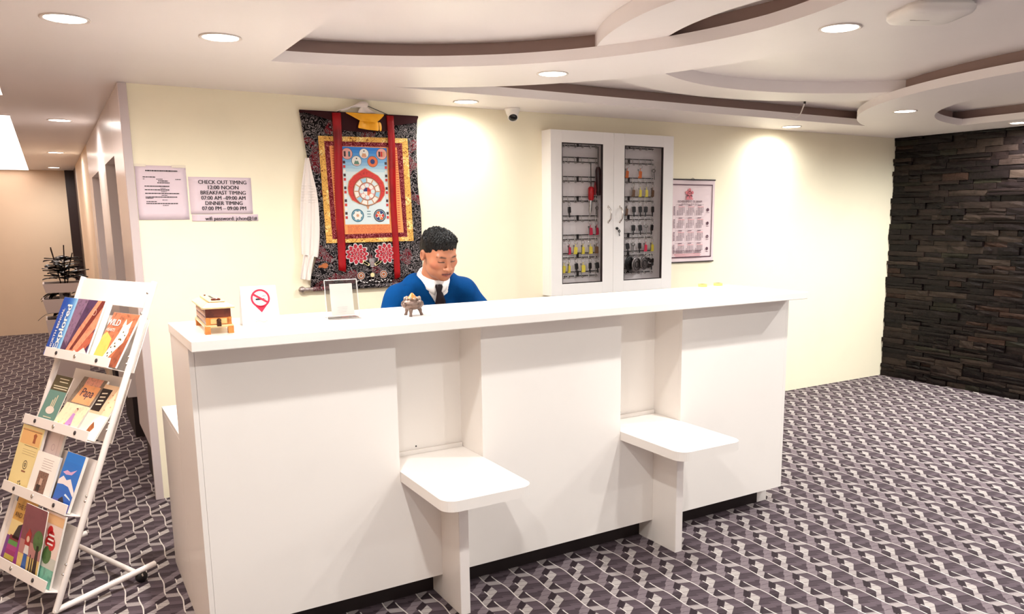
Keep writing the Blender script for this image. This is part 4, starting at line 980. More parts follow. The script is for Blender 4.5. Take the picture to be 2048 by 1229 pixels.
# ---------------------------------------------------------------- booklets on the rack
m_page = M('page white', (244,236,226), 0.6)
def booklet(name, label, a, s, w, h, nn, th, phi, art, cat='magazine'):
    ph = math.radians(phi); U = Ru*math.cos(ph)-Rn*math.sin(ph); Nn = Rr.cross(U)
    m = Matrix((Rr,U,Nn)).transposed().to_4x4(); m.translation = RO + Rr*a + Ru*s + Rn*nn
    t = empty(name, label=label, cat=cat, group='booklets on the rack', mat=m)
    MB().box(0,w,0,h,0,th*0.9).build('pages', m_page, t)
    pr = Print(th); art(pr, w, h, t); MB().box(-0.0005,w+0.0005,-0.0005,h+0.0005,th*0.9,th-0.0002).build('cover', _cov.get('m', m_page), t)
    o = pr.build('cover_print', t)
    return t
_cov = {}
def C(name, rgb, **k): return M('print '+name, rgb, 0.35, spec=0.5, **k)
def R_(pr, m, w, h, u0, u1, v0, v1, lay=1): pr.rect(m, u0*w, u1*w, v0*h, v1*h, lay)
def G_(pr, m, w, h, pts, lay=1): pr.poly(m, [(u*w, v*h) for u, v in pts], lay)
def art_mountain(pr, w, h, t):
    for k in range(8):
        f = k/7; c = C('sky%d' % k, tuple(int(x+(y-x)*f**2) for x, y in zip((10,72,170),(150,205,240))))
        R_(pr, c, w, h, 0.045*k, 0.045*(k+1)+0.002, 0, 1, 1)
    R_(pr, C('plum rock',(70,46,78),var=0.4,vscale=40), w, h, 0.36, 1, 0, 1, 1)
    G_(pr, C('lilac rock',(120,92,118),var=0.4,vscale=60), w, h, [(0.36,1),(0.36,0.3),(0.48,0.2),(0.62,1)], 2)
    G_(pr, C('salmon cliff',(222,136,104),var=0.25,vscale=50), w, h, [(0.45,0.0),(0.66,0.0),(1.0,0.55),(1.0,1.0),(0.84,1.0),(0.62,0.5)], 3)
    G_(pr, C('maroon cliff',(110,40,36),var=0.3,vscale=50), w, h, [(0.58,0.15),(0.64,0.15),(1.0,0.9),(1.0,1.0),(0.93,1.0)], 4)
    G_(pr, C('rust cliff',(176,88,66),var=0.3,vscale=60), w, h, [(0.72,0.1),(0.95,0.45),(1,0.5),(1,0.3),(0.84,0.05)], 4)
    G_(pr, C('mist',(246,222,216)), w, h, [(0.62,0),(0.98,0),(1.0,0.14),(0.90,0.22),(0.78,0.12),(0.70,0.16)], 5)
    pr.ring(C('pale seal',(240,196,176)), 0.86*w, 0.80*h, 0.012, 0.0145, 6, 20)
    lettering('lettering', 'Explored', 0.060, t, 0.235*w, 0.10*h, 0.0075+0.0025, m_white, 'LEFT', math.pi/2, 0.012, sx=1.0)
    lettering('lettering', 'NORTH BENGAL', 0.026, t, 0.115*w, 0.10*h, 0.0075+0.0025, m_white, 'LEFT', math.pi/2, 0.008)
def art_wild(pr, w, h, t):
    R_(pr, C('rust hide',(166,96,66),var=0.45,vscale=40), w, h, 0, 1, 0, 1, 1)
    G_(pr, C('straw',(230,186,92),var=0.1,vscale=20), w, h, [(0,0),(0.45,0),(0.38,0.5),(0.10,0.62),(0,0.55)], 2)
    G_(pr, C('brown mane',(140,74,50),var=0.3,vscale=40), w, h, [(0.62,0),(1,0),(1,0.55),(0.8,0.4)], 2)
    cat_ = C('cat fur',(244,232,206),var=0.08,vscale=60)
    G_(pr, cat_, w, h, [(0.30,0.0),(0.46,0.0),(0.62,0.22),(0.86,0.46),(0.88,0.66),(0.80,0.80),(0.58,0.78),(0.56,0.62),(0.48,0.40)], 3)
    G_(pr, cat_, w, h, [(0.56,0.76),(0.60,0.90),(0.68,0.80)], 4); G_(pr, cat_, w, h, [(0.74,0.80),(0.84,0.88),(0.86,0.72)], 4)
    for k in range(16):
        f = k/16; u = 0.40+0.40*f+0.07*math.sin(k*2.4); v = 0.06+0.60*f+0.03*math.cos(k*1.7); pr.poly(C('cat spot',(84,66,44)), circle(u*w, v*h, 0.005, 6, 0.004), 5)
    lettering('lettering', 'WILD', 0.042, t, 0.20*w, 0.80*h, 0.0075+0.0025, m_white, bold=0.012); lettering('lettering', 'HEARTS', 0.020, t, 0.20*w, 0.66*h, 0.0075+0.0025, m_white)
def art_teal(pr, w, h, t):
    R_(pr, C('teal',(104,148,138)), w, h, 0, 1, 0, 0.70, 1); R_(pr, C('olive',(84,76,52)), w, h, 0, 1, 0.70, 1, 1)
    for v, a, b_ in ((0.93,0.3,0.85),(0.87,0.35,0.85),(0.78,0.12,0.95),(0.735,0.15,0.95),(0.17,0.28,0.75),(0.12,0.30,0.75)): R_(pr, C('pale line',(226,216,186)), w, h, a, b_, v, v+0.018, 2)
    G_(pr, C('cup',(246,226,214)), w, h, [(0.5+0.24*math.cos(x), 0.32+0.075*math.sin(x)) for x in [2*math.pi*k/18 for k in range(18)]], 2)
    for k in range(3): R_(pr, C('steam',(246,226,190)), w, h, 0.42+0.09*k, 0.46+0.09*k, 0.38, 0.52+0.05*k, 3)
def art_papa(pr, w, h, t):
    R_(pr, C('floral brown',(120,104,92),var=0.5,vscale=80), w, h, 0, 1, 0.5, 1, 1)
    G_(pr, C('floral blush',(214,150,130),var=0.3,vscale=90), w, h, [(0.2,0.86),(0.85,0.86),(0.85,1),(0.2,1)], 2)
    G_(pr, C('peach label',(240,170,118),var=0.1,vscale=30), w, h, [(0.14,0.52),(0.92,0.52),(0.92,0.86),(0.22,0.86)], 2)
    R_(pr, C('cream page',(238,226,190),var=0.12,vscale=50), w, h, 0, 1, 0, 0.5, 1)
    lil = C('lilac dress',(206,150,214)); G_(pr, lil, w, h, [(0.42,0.06),(0.78,0.06),(0.66,0.24),(0.62,0.34),(0.52,0.34),(0.50,0.22)], 2)
    G_(pr, lil, w, h, [(0.30,0.0),(0.60,0.0),(0.50,0.14),(0.36,0.12)], 2)
    pr.poly(C('face',(240,204,178)), circle(0.57*w,0.38*h,0.011,12), 3); pr.poly(C('hair brown',(130,60,50)), circle(0.58*w,0.405*h,0.010,12), 2)
    for k in range(10): pr.poly(C('blossom%d' % (k%3), ((236,180,160),(244,220,120),(150,180,140))[k%3]), circle((0.12+0.08*k)*w, (0.05+0.03*math.sin(k*2.0)+0.05)*h, 0.007, 8), 2)
    lettering('lettering', 'Papa', 0.058, t, 0.55*w, 0.72*h, 0.0075+0.0018, C('navy ink',(52,44,84)), bold=0.006)
def art_dark(pr, w, h, t):
    R_(pr, C('peach',(240,204,166),var=0.05,vscale=20), w, h, 0, 1, 0.45, 1, 1); R_(pr, C('off white',(250,242,226)), w, h, 0, 1, 0, 0.45, 1)
    G_(pr, C('black panel',(34,24,28)), w, h, [(0,0.5),(0.45,0.5),(0.5,0.92),(0,0.92)], 2)
    for k in range(4): G_(pr, C('panel script',(230,214,190)), w, h, [(0.10,0.60+0.07*k),(0.36,0.62+0.07*k),(0.36,0.645+0.07*k),(0.10,0.625+0.07*k)], 3)
    for k in range(6): pr.poly(C('pale curl',(214,160,118)), circle((0.65+0.2*(k%2))*w, (0.55+0.07*k)*h, 0.006, 8, 0.003), 2)
    br = C('tower brown',(150,86,48),var=0.3,vscale=60); G_(pr, br, w, h, [(0.34,0.0),(0.62,0.0),(0.58,0.14),(0.66,0.22),(0.50,0.32),(0.42,0.22)], 2); G_(pr, C('tower dark',(84,30,24)), w, h, [(0.30,0),(0.55,0),(0.46,0.12)], 3)
def art_yellow(pr, w, h, t):
    R_(pr, C('pale yellow',(248,226,160)), w, h, 0, 1, 0, 1, 1); R_(pr, C('apricot',(244,190,122)), w, h, 0.06, 0.94, 0.72, 0.95, 2)
    R_(pr, C('umber line',(110,66,40)), w, h, 0.06, 0.94, 0.925, 0.932, 3); R_(pr, C('umber line',(110,66,40)), w, h, 0.30, 0.9, 0.70, 0.706, 3)
    G_(pr, C('lion emblem',(170,90,50)), w, h, [(0.62,0.76),(0.74,0.76),(0.73,0.83),(0.76,0.88),(0.68,0.91),(0.60,0.88),(0.63,0.83)], 3)
    for k in range(3): R_(pr, C('fine print',(200,170,120)), w, h, 0.28, 0.88, 0.64-0.035*k, 0.646-0.035*k, 2)
    pr.ring(C('seal ink',(84,70,60)), 0.55*w, 0.42*h, 0.016, 0.020, 2, 20); pr.ring(C('seal ink',(84,70,60)), 0.55*w, 0.42*h, 0.004, 0.009, 2, 14); R_(pr, C('seal brown',(150,90,60)), w, h, 0.46, 0.64, 0.31, 0.335, 2)
    for k in range(5):
        a = 2*math.pi*k/5; pr.poly(C('seal ink',(84,70,60)), circle(0.5*w+0.011*math.cos(a), 0.13*h+0.011*math.sin(a), 0.005, 8), 2)
def art_plain(pr, w, h, t):
    R_(pr, C('pale mauve',(226,206,202)), w, h, 0, 1, 0, 1, 1); pr.ring(C('mauve seal',(196,170,172)), 0.6*w, 0.78*h, 0.012, 0.015, 2, 18); R_(pr, C('mauve spine',(200,176,172)), w, h, 0.82, 0.84, 0, 1, 2)
def art_photo(pr, w, h, t):
    R_(pr, C('white cover',(250,244,236)), w, h, 0, 1, 0, 1, 1)
    R_(pr, C('old photo',(110,80,68),var=0.7,vscale=90), w, h, 0.30, 0.74, 0.18, 0.62, 2); R_(pr, C('old photo light',(206,170,150)), w, h, 0.44, 0.56, 0.34, 0.48, 3); R_(pr, C('old photo dark',(48,28,26)), w, h, 0.36, 0.52, 0.20, 0.34, 3)
    for k in range(5): R_(pr, C('text mauve',(176,140,140)), w, h, 0.34, 0.80-0.03*(k%2), 0.68+0.05*k, 0.688+0.05*k, 2)
    R_(pr, C('text mauve',(176,140,140)), w, h, 0.48, 0.51, 0.07, 0.11, 2)
def art_blue(pr, w, h, t):
    for k in range(6):
        f = k/5; R_(pr, C('azure%d' % k, tuple(int(x+(y-x)*f) for x,y in zip((36,96,190),(6,120,214)))), w, h, 0, 1, k/6, (k+1)/6+0.002, 1)
    G_(pr, C('snow peak',(246,232,232)), w, h, [(0,0.50),(0.20,0.58),(0.42,0.52),(0.62,0.56),(1,0.36),(1,0.28),(0.62,0.42),(0.30,0.44),(0,0.42)], 2)
    G_(pr, C('pink cloud',(226,176,214)), w, h, [(0.10,0.64),(0.30,0.69),(0.50,0.67),(0.80,0.74),(0.60,0.63),(0.30,0.61)], 2)
    G_(pr, C('violet ridge',(110,104,180)), w, h, [(0,0),(1,0),(1,0.14),(0.7,0.10),(0.4,0.18),(0,0.16)], 2); G_(pr, C('dark tree',(44,34,44)), w, h, [(0.28,0.02),(0.62,0.02),(0.64,0.16),(0.5,0.24),(0.34,0.18)], 3)
    G_(pr, C('white streak',(226,240,250)), w, h, [(0.55,0.27),(0.95,0.21),(0.9,0.24),(0.6,0.30)], 3)
def art_princess(pr, w, h, t):
    R_(pr, C('mustard',(210,160,76),var=0.12,vscale=30), w, h, 0, 1, 0, 1, 1); R_(pr, C('pale hill',(240,214,150)), w, h, 0, 1, 0.42, 0.66, 2)
    G_(pr, C('girl hair',(40,20,26)), w, h, [(0.25,0.40),(0.9,0.40),(0.9,0.62),(0.66,0.66),(0.4,0.60)], 3)
    for k, c in enumerate(((110,40,30),(206,190,70),(160,30,110),(176,44,130),(90,150,70),(130,20,40))): R_(pr, C('stripe%d' % k, c), w, h, 0.15, 0.85, 0.02+0.07*k, 0.02+0.07*(k+1), 3)
    R_(pr, C('violet edge',(120,50,140)), w, h, 0, 0.15, 0, 0.42, 3)
    lettering('lettering', 'THE PRINCESS', 0.030, t, 0.08*w, 0.86*h, 0.0075+0.002, C('umber ink',(96,56,30)), 'LEFT', 0, 0.0); lettering('lettering', 'AND THE', 0.030, t, 0.08*w, 0.74*h, 0.0075+0.002, C('umber ink',(96,56,30)), 'LEFT', 0, 0.0)
def art_purple(pr, w, h, t):
    R_(pr, C('magenta',(160,40,150)), w, h, 0, 1, 0, 1, 1); G_(pr, C('white swirl',(240,232,222)), w, h, [(0.45,1),(0.9,1),(0.55,0.55),(0.95,0.2),(0.5,0.1),(0.3,0.4)], 2)
    for k in range(8): pr.poly(C('black mark',(30,20,28)), circle((0.5+0.2*math.sin(k))*w, (0.12+0.09*k)*h, 0.004, 6), 3)
def art_girl(pr, w, h, t):
    R_(pr, C('dusky rose',(128,66,76),var=0.15,vscale=20), w, h, 0, 1, 0.5, 1, 1); R_(pr, C('sand field',(228,196,120),var=0.12,vscale=30), w, h, 0, 1, 0, 0.30, 1); R_(pr, C('rose glow',(196,134,130)), w, h, 0, 1, 0.30, 0.5, 1)
    pr.poly(C('tree green',(70,104,52),var=0.3,vscale=60), circle(0.80*w,0.56*h,0.042,16), 2); G_(pr, C('tree trunk',(60,34,30)), w, h, [(0.74,0.1),(0.92,0.1),(0.88,0.5),(0.78,0.5)], 2)
    G_(pr, C('red hair',(176,34,34)), w, h, [(0.22,0.44),(0.46,0.44),(0.48,0.62),(0.36,0.68),(0.24,0.58)], 3); pr.poly(C('face',(240,204,178)), circle(0.36*w,0.53*h,0.013,12), 4)
    G_(pr, C('blue dress',(46,100,180)), w, h, [(0.22,0.06),(0.46,0.06),(0.42,0.36),(0.28,0.36)], 3); G_(pr, C('white blouse',(244,236,230)), w, h, [(0.24,0.32),(0.48,0.32),(0.44,0.44),(0.28,0.44)], 4)
    for k in range(4): G_(pr, C('dark figures',(44,30,34)), w, h, [(0.55+0.1*k,0.05),(0.62+0.1*k,0.05),(0.60+0.1*k,0.34-0.03*k),(0.56+0.1*k,0.34-0.03*k)], 3)
def art_redtitle(pr, w, h, t):
    R_(pr, C('rose white',(244,220,210)), w, h, 0, 1, 0.4, 1, 1); R_(pr, C('peach band',(238,190,140)), w, h, 0, 1, 0.84, 0.97, 2); R_(pr, C('sea green',(110,170,150),var=0.3,vscale=30), w, h, 0, 1, 0, 0.25, 1); R_(pr, C('mist grey',(206,206,196)), w, h, 0, 1, 0.25, 0.4, 1)
    pr.poly(C('tree green',(70,104,52)), circle(0.5*w,0.42*h,0.036,14), 2)
    for (u, v, r) in ((0.42,0.74,0.022),(0.52,0.66,0.028),(0.64,0.58,0.026),(0.40,0.60,0.02)): pr.poly(C('title red',(206,24,34)), circle(u*w, v*h, r, 14), 3)
    for k in range(3): R_(pr, C('title white',(250,240,236)), w, h, 0.40, 0.70, 0.56+0.06*k, 0.585+0.06*k, 4)
booklet('magazine','landscape magazine with blue sky and red cliffs on the top rack shelf',-0.035,1.003,0.372,0.278,0.045,0.0075,3,art_mountain)
booklet('white_booklet','plain white booklet behind the cliff magazine on the top rack shelf',0.19,1.003,0.180,0.268,0.030,0.006,2,lambda p,w,h,t: R_(p, C('white cover',(250,244,236)), w, h, 0,1,0,1,1))
booklet('magazine','wildlife magazine with a spotted cat at right end of the top rack shelf',0.376,1.003,0.212,0.242,0.038,0.0075,9,art_wild)
booklet('leaflet','green leaflet with a white cup at left of the second rack shelf',0.045,0.693,0.155,0.235,0.030,0.004,7,art_teal,'leaflet')
booklet('storybook','storybook titled Papa in the middle of the second rack shelf',0.205,0.693,0.205,0.262,0.036,0.0085,18,art_papa,'book')
booklet('booklet','white and peach booklet with a brown tower at right of the second rack shelf',0.424,0.693,0.160,0.245,0.034,0.006,15,art_dark,'booklet')
booklet('booklet','pale yellow booklet with a seal at left of the third rack shelf',-0.01,0.393,0.205,0.290,0.030,0.012,-2,art_yellow,'booklet')
booklet('booklet','plain pale mauve booklet behind the yellow one on the third rack shelf',0.150,0.393,0.170,0.290,0.012,0.010,-1,art_plain,'booklet')
booklet('booklet','white booklet with an old photograph in the middle of the third rack shelf',0.200,0.393,0.200,0.200,0.046,0.009,0,art_photo,'booklet')
booklet('booklet','blue mountain booklet at right of the third rack shelf',0.410,0.393,0.150,0.232,0.034,0.012,2,art_blue,'booklet')
booklet('storybook','mustard storybook about a princess at left of the bottom rack shelf',0.100,0.093,0.185,0.285,0.020,0.008,0,art_princess,'book')
booklet('storybook','narrow magenta storybook between princess book and red-haired girl book',0.235,0.093,0.120,0.245,0.032,0.004,-2,art_purple,'book')
booklet('storybook','dusky storybook with a red-haired girl on the bottom rack shelf',0.290,0.093,0.190,0.290,0.040,0.004,-7,art_girl,'book')
booklet('storybook','white storybook with a red title at right of the bottom rack shelf',0.420,0.093,0.160,0.290,0.028,0.008,-4,art_redtitle,'book')

# ---------------------------------------------------------------- tiered planter in the hall
m_pot = M('planter grey white', (214,200,196), 0.4); m_soil = M('dark soil', (40,22,20), 0.9); m_leaf = M('dark glossy leaf', (26,20,22), 0.3, spec=0.7, var=0.3, vscale=20); m_leafp = M('pale leaf', (150,140,132), 0.35, spec=0.6)
pl_ = empty('tiered_planter', (-0.27,6.42,0), label='tall tiered white planter with dark leafy plant in the hallway', cat='planter')
for k, (z0, z1, w0_, w1_) in enumerate(((0.0,0.60,0.140,0.185),(0.665,0.80,0.170,0.195),(0.86,0.95,0.160,0.180))):
    b2 = MB(); b2.add([(-w0_,-w0_,z0),(w0_,-w0_,z0),(w0_,w0_,z0),(-w0_,w0_,z0),(-w1_,-w1_,z1),(w1_,-w1_,z1),(w1_,w1_,z1),(-w1_,w1_,z1)],[(0,3,2,1),(0,1,5,4),(1,2,6,5),(2,3,7,6),(3,0,4,7)])
    w2 = w1_-0.014
    b2.add([(-w1_,-w1_,z1),(w1_,-w1_,z1),(w1_,w1_,z1),(-w1_,w1_,z1),(-w2,-w2,z1),(w2,-w2,z1),(w2,w2,z1),(-w2,w2,z1),(-w2,-w2,z1-0.03),(w2,-w2,z1-0.03),(w2,w2,z1-0.03),(-w2,w2,z1-0.03)],[(0,1,5,4),(1,2,6,5),(2,3,7,6),(3,0,4,7),(4,5,9,8),(5,6,10,9),(6,7,11,10),(7,4,8,11)])
    tr = b2.build('planter_tier', m_pot, pl_)
    MB().box(-w2,w2,-w2,w2,z1-0.035,z1-0.02).build('soil', m_soil, tr)
    if k < 2:
        MB().box(-0.05,0.05,-0.05,0.05,z1-0.02,(0.665 if k == 0 else 0.86)).build('tier_post', m_pot, pl_)
        for j in range(10):
            a = random.uniform(0,2*math.pi); 
            lf = MB(); r0 = 0.06; n = 6; ln_ = random.uniform(0.14,0.22); wd = 0.03; pts = []
            for i in range(n+1):
                f = i/n; rr = r0+ln_*f; zz = z1+0.03+0.10*f-0.16*f*f; ww = wd*math.sin(math.pi*min(f*0.9+0.1,1))
                pts += [(rr*math.cos(a)-ww*math.sin(a), rr*math.sin(a)+ww*math.cos(a), zz),(rr*math.cos(a), rr*math.sin(a), zz+0.006),(rr*math.cos(a)+ww*math.sin(a), rr*math.sin(a)-ww*math.cos(a), zz)]
            lf.add(pts, [(3*i+q,3*i+q+1,3*i+q+4,3*i+q+3) for i in range(n) for q in (0,1)], 0, True); lf.build('leaf', m_leaf, pl_)
st = MB()
for k in range(5):
    a = 2*math.pi*k/5; st.tube([(0.03*math.cos(a),0.03*math.sin(a),0.93),(0.06*math.cos(a),0.06*math.sin(a),1.10),(0.10*math.cos(a),0.10*math.sin(a),1.24+0.02*k)],0.006,6)
st.build('stems', m_soil, pl_)
for j in range(70):
    a = random.uniform(0,2*math.pi); z0 = random.uniform(0.98,1.19); r0 = random.uniform(0.0,0.08); n = 6
    ln_ = random.uniform(0.10,0.19)*(1.0 if z0 < 1.16 else 0.8); wd = random.uniform(0.034,0.052); dr_ = random.uniform(-0.06,0.0); pts = []
    for i in range(n+1):
        f = i/n; rr = r0+ln_*f; zz = z0+0.03*f+dr_*f*f; ww = wd*math.sin(math.pi*min(f*0.92+0.08,1))
        pts += [(rr*math.cos(a)-ww*math.sin(a), rr*math.sin(a)+ww*math.cos(a), zz+0.01),(rr*math.cos(a), rr*math.sin(a), zz),(rr*math.cos(a)+ww*math.sin(a), rr*math.sin(a)-ww*math.cos(a), zz+0.01)]
    lf = MB(); lf.add(pts, [(3*i+q,3*i+q+1,3*i+q+4,3*i+q+3) for i in range(n) for q in (0,1)], 0, True); lf.build('leaf', m_leafp if j % 9 == 0 else m_leaf, pl_)
# ---------------------------------------------------------------- receptionist (implicit surfaces meshed by surface nets)
def axis_coords(lo, hi, fine_lo, fine_hi, hf, hc):
    a = np.arange(lo, fine_lo, hc); b = np.arange(fine_lo, fine_hi, hf); c = np.arange(fine_hi, hi+hc, hc)
    return np.concatenate([a, b, c])
class Field:
    def __init__(s, xs, ys, zs):
        s.x, s.y, s.z = xs, ys, zs; s.F = np.full((len(xs),len(ys),len(zs)), 0.2)
    def box(s, c, r):
        sl = []
        for ax, ci in zip((s.x,s.y,s.z), c):
            i0 = max(np.searchsorted(ax, ci-r)-1, 0); i1 = min(np.searchsorted(ax, ci+r)+1, len(ax)); sl.append(slice(i0,i1))
        return tuple(sl)
    def grid(s, sl):
        return np.meshgrid(s.x[sl[0]], s.y[sl[1]], s.z[sl[2]], indexing='ij')
    def comb(s, sl, d, k, sub=False):
        A = s.F[sl]
        if sub: d = -d; h = np.clip(0.5-0.5*(A-d)/k, 0, 1) if k else None; s.F[sl] = (A*(1-h)+d*h + k*h*(1-h)) if k else np.maximum(A, d)
        else:
            h = np.clip(0.5+0.5*(A-d)/k, 0, 1); s.F[sl] = A*(1-h)+d*h - k*h*(1-h)
    def ell(s, c, r, k=0.012, R=None, sub=False, pad=0.05):
        if R is not None: r = (r[0], r[1], r[2]*ZS)
        rm = max(r)+pad; sl = s.box(c, rm); X, Y, Z = s.grid(sl); X = X-c[0]; Y = Y-c[1]; Z = Z-c[2]
        if R is not None: X, Y, Z = (R[0][0]*X+R[1][0]*Y+R[2][0]*Z, R[0][1]*X+R[1][1]*Y+R[2][1]*Z, R[0][2]*X+R[1][2]*Y+R[2][2]*Z)
        k0 = np.sqrt((X/r[0])**2+(Y/r[1])**2+(Z/r[2])**2)+1e-9; k1 = np.sqrt((X/r[0]**2)**2+(Y/r[1]**2)**2+(Z/r[2]**2)**2)+1e-9
        s.comb(sl, k0*(k0-1)/k1, k, sub)
    def cap(s, a, b, r0, r1, k=0.012, sub=False, pad=0.05):
        a = np.array(a); b = np.array(b); c = (a+b)/2; rm = np.abs(b-a).max()/2+max(r0,r1)+pad
        sl = s.box(c, rm); X, Y, Z = s.grid(sl); d = b-a; L2 = (d@d)+1e-12
        t = np.clip(((X-a[0])*d[0]+(Y-a[1])*d[1]+(Z-a[2])*d[2])/L2, 0, 1)
        q = np.sqrt((X-a[0]-t*d[0])**2+(Y-a[1]-t*d[1])**2+(Z-a[2]-t*d[2])**2) - (r0+(r1-r0)*t)
        s.comb(sl, q, k, sub)
    def mesh(s, name, mat, parent=None):
        F = s.F; ins = F < 0
        c = np.zeros(tuple(n-1 for n in F.shape), int)
        for dx in (0,1):
            for dy in (0,1):
                for dz in (0,1): c += ins[dx:F.shape[0]-1+dx, dy:F.shape[1]-1+dy, dz:F.shape[2]-1+dz]
        mix = (c > 0) & (c < 8); idx = -np.ones(mix.shape, int); cells = np.argwhere(mix); idx[mix] = np.arange(len(cells))
        acc = np.zeros((len(cells),3)); cnt = np.zeros(len(cells)); ax = (s.x,s.y,s.z)
        for d in range(3):
            o = [e for e in range(3) if e != d]
            for p in (0,1):
                for q in (0,1):
                    a = cells.copy(); a[:,o[0]] += p; a[:,o[1]] += q; b = a.copy(); b[:,d] += 1
                    fa = F[a[:,0],a[:,1],a[:,2]]; fb = F[b[:,0],b[:,1],b[:,2]]; m = (fa < 0) != (fb < 0)
                    t = np.where(m, fa/(fa-fb+1e-15), 0); P = np.empty((len(cells),3))
                    for e in range(3): P[:,e] = ax[e][a[:,e]]
                    P[:,d] += t*(ax[d][b[:,d]]-ax[d][a[:,d]]); acc[m] += P[m]; cnt[m] += 1
        V = acc/np.maximum(cnt,1)[:,None]; quads = []
        for d in range(3):
            sa = [slice(None)]*3; sb = [slice(None)]*3; sa[d] = slice(0,-1); sb[d] = slice(1,None)
            e = np.argwhere(ins[tuple(sa)] != ins[tuple(sb)]); o1, o2 = (d+1)%3, (d+2)%3
            ok = (e[:,o1] > 0) & (e[:,o2] > 0) & (e[:,o1] < mix.shape[o1]) & (e[:,o2] < mix.shape[o2]); e = e[ok]
            def I(p, q):
                g = e.copy(); g[:,o1] -= p; g[:,o2] -= q; return idx[g[:,0],g[:,1],g[:,2]]
            Q = np.stack([I(1,1), I(0,1), I(0,0), I(1,0)], 1); fl = ~ins[e[:,0],e[:,1],e[:,2]]; Q[fl] = Q[fl][:,::-1]; quads.append(Q)
        Q = np.concatenate(quads); Q = Q[(Q >= 0).all(1)]
        me = bpy.data.meshes.new(name); me.from_pydata(V.tolist(), [], Q.tolist()); me.validate()
        me.polygons.foreach_set('use_smooth', [True]*len(me.polygons)); me.materials.append(mat)
        o = bpy.data.objects.new(name, me); link(o, parent); return o, V

HC_ = np.array([1.207, 0.645, 1.379])            # head centre
hp, hyaw, hroll = math.radians(23), math.radians(2), math.radians(-3)
RH = (Matrix.Rotation(hyaw,3,'Z') @ Matrix.Rotation(hroll,3,'Y') @ Matrix.Rotation(hp,3,'X'))
RHn = np.array(RH)
ZS = 0.87
def hd(x, y, z): return HC_ + RHn @ np.array([x, y, z*ZS])
BX, BY = 1.205, 0.0
xs = axis_coords(0.86,1.56, HC_[0]-0.11, HC_[0]+0.11, 0.0026, 0.007)
ys = axis_coords(0.42,1.34, HC_[1]-0.15, HC_[1]+0.13, 0.0026, 0.007)
zs = axis_coords(-0.01,1.55, HC_[2]-0.15, HC_[2]+0.16, 0.0026, 0.009)
B = Field(xs, ys, zs)
# head
B.ell(hd(0,0.014,0.042),(0.074,0.093,0.086),0.01,RHn); B.ell(hd(0,-0.018,-0.020),(0.066,0.075,0.090),0.03,RHn)
B.ell(hd(0,-0.030,-0.074),(0.054,0.056,0.046),0.03,RHn); B.ell(hd(0,-0.068,-0.102),(0.024,0.020,0.018),0.025,RHn)
for s in (-1,1):
    B.ell(hd(s*0.043,-0.053,-0.022),(0.023,0.019,0.018),0.025,RHn); B.ell(hd(s*0.044,-0.030,-0.075),(0.018,0.030,0.026),0.02,RHn)
    B.cap(hd(s*0.010,-0.087,0.024),hd(s*0.040,-0.076,0.027),0.007,0.006,0.022)
    B.ell(hd(s*0.029,-0.100,0.008),(0.019,0.019,0.012),0.010,RHn,True)
    B.ell(hd(s*0.031,-0.0745,0.004),(0.0150,0.0118,0.0105),0.003,RHn)
    B.cap(hd(s*0.018,-0.0885,0.000),hd(s*0.044,-0.0795,0.0005),0.0022,0.0022,0.002)
    B.cap(hd(s*0.018,-0.0880,0.013),hd(s*0.046,-0.0785,0.011),0.0028,0.0026,0.003)
    B.ell(hd(s*0.0155,-0.100,-0.037),(0.0095,0.011,0.0085),0.006,RHn); B.ell(hd(s*0.0075,-0.106,-0.0445),(0.004,0.005,0.004),0.003,RHn,True)
    B.ell(hd(s*0.079,0.014,-0.006),(0.010,0.019,0.032),0.006,RHn); B.ell(hd(s*0.087,0.010,-0.004),(0.006,0.010,0.018),0.004,RHn,True)
B.cap(hd(0,-0.088,0.018),hd(0,-0.108,-0.026),0.0070,0.0100,0.008); B.ell(hd(0,-0.112,-0.034),(0.0135,0.0125,0.0110),0.005,RHn)
B.ell(hd(0,-0.080,-0.066),(0.030,0.018,0.020),0.015,RHn)
for s in (-1,1):
    B.cap(hd(0,-0.0975,-0.0625),hd(s*0.022,-0.0900,-0.0655),0.0046,0.0026,0.003); B.cap(hd(0,-0.0960,-0.0755),hd(s*0.018,-0.0900,-0.0730),0.0060,0.0036,0.003)
    B.cap(hd(0,-0.1030,-0.0690),hd(s*0.024,-0.0945,-0.0695),0.0026,0.0018,0.001,True)
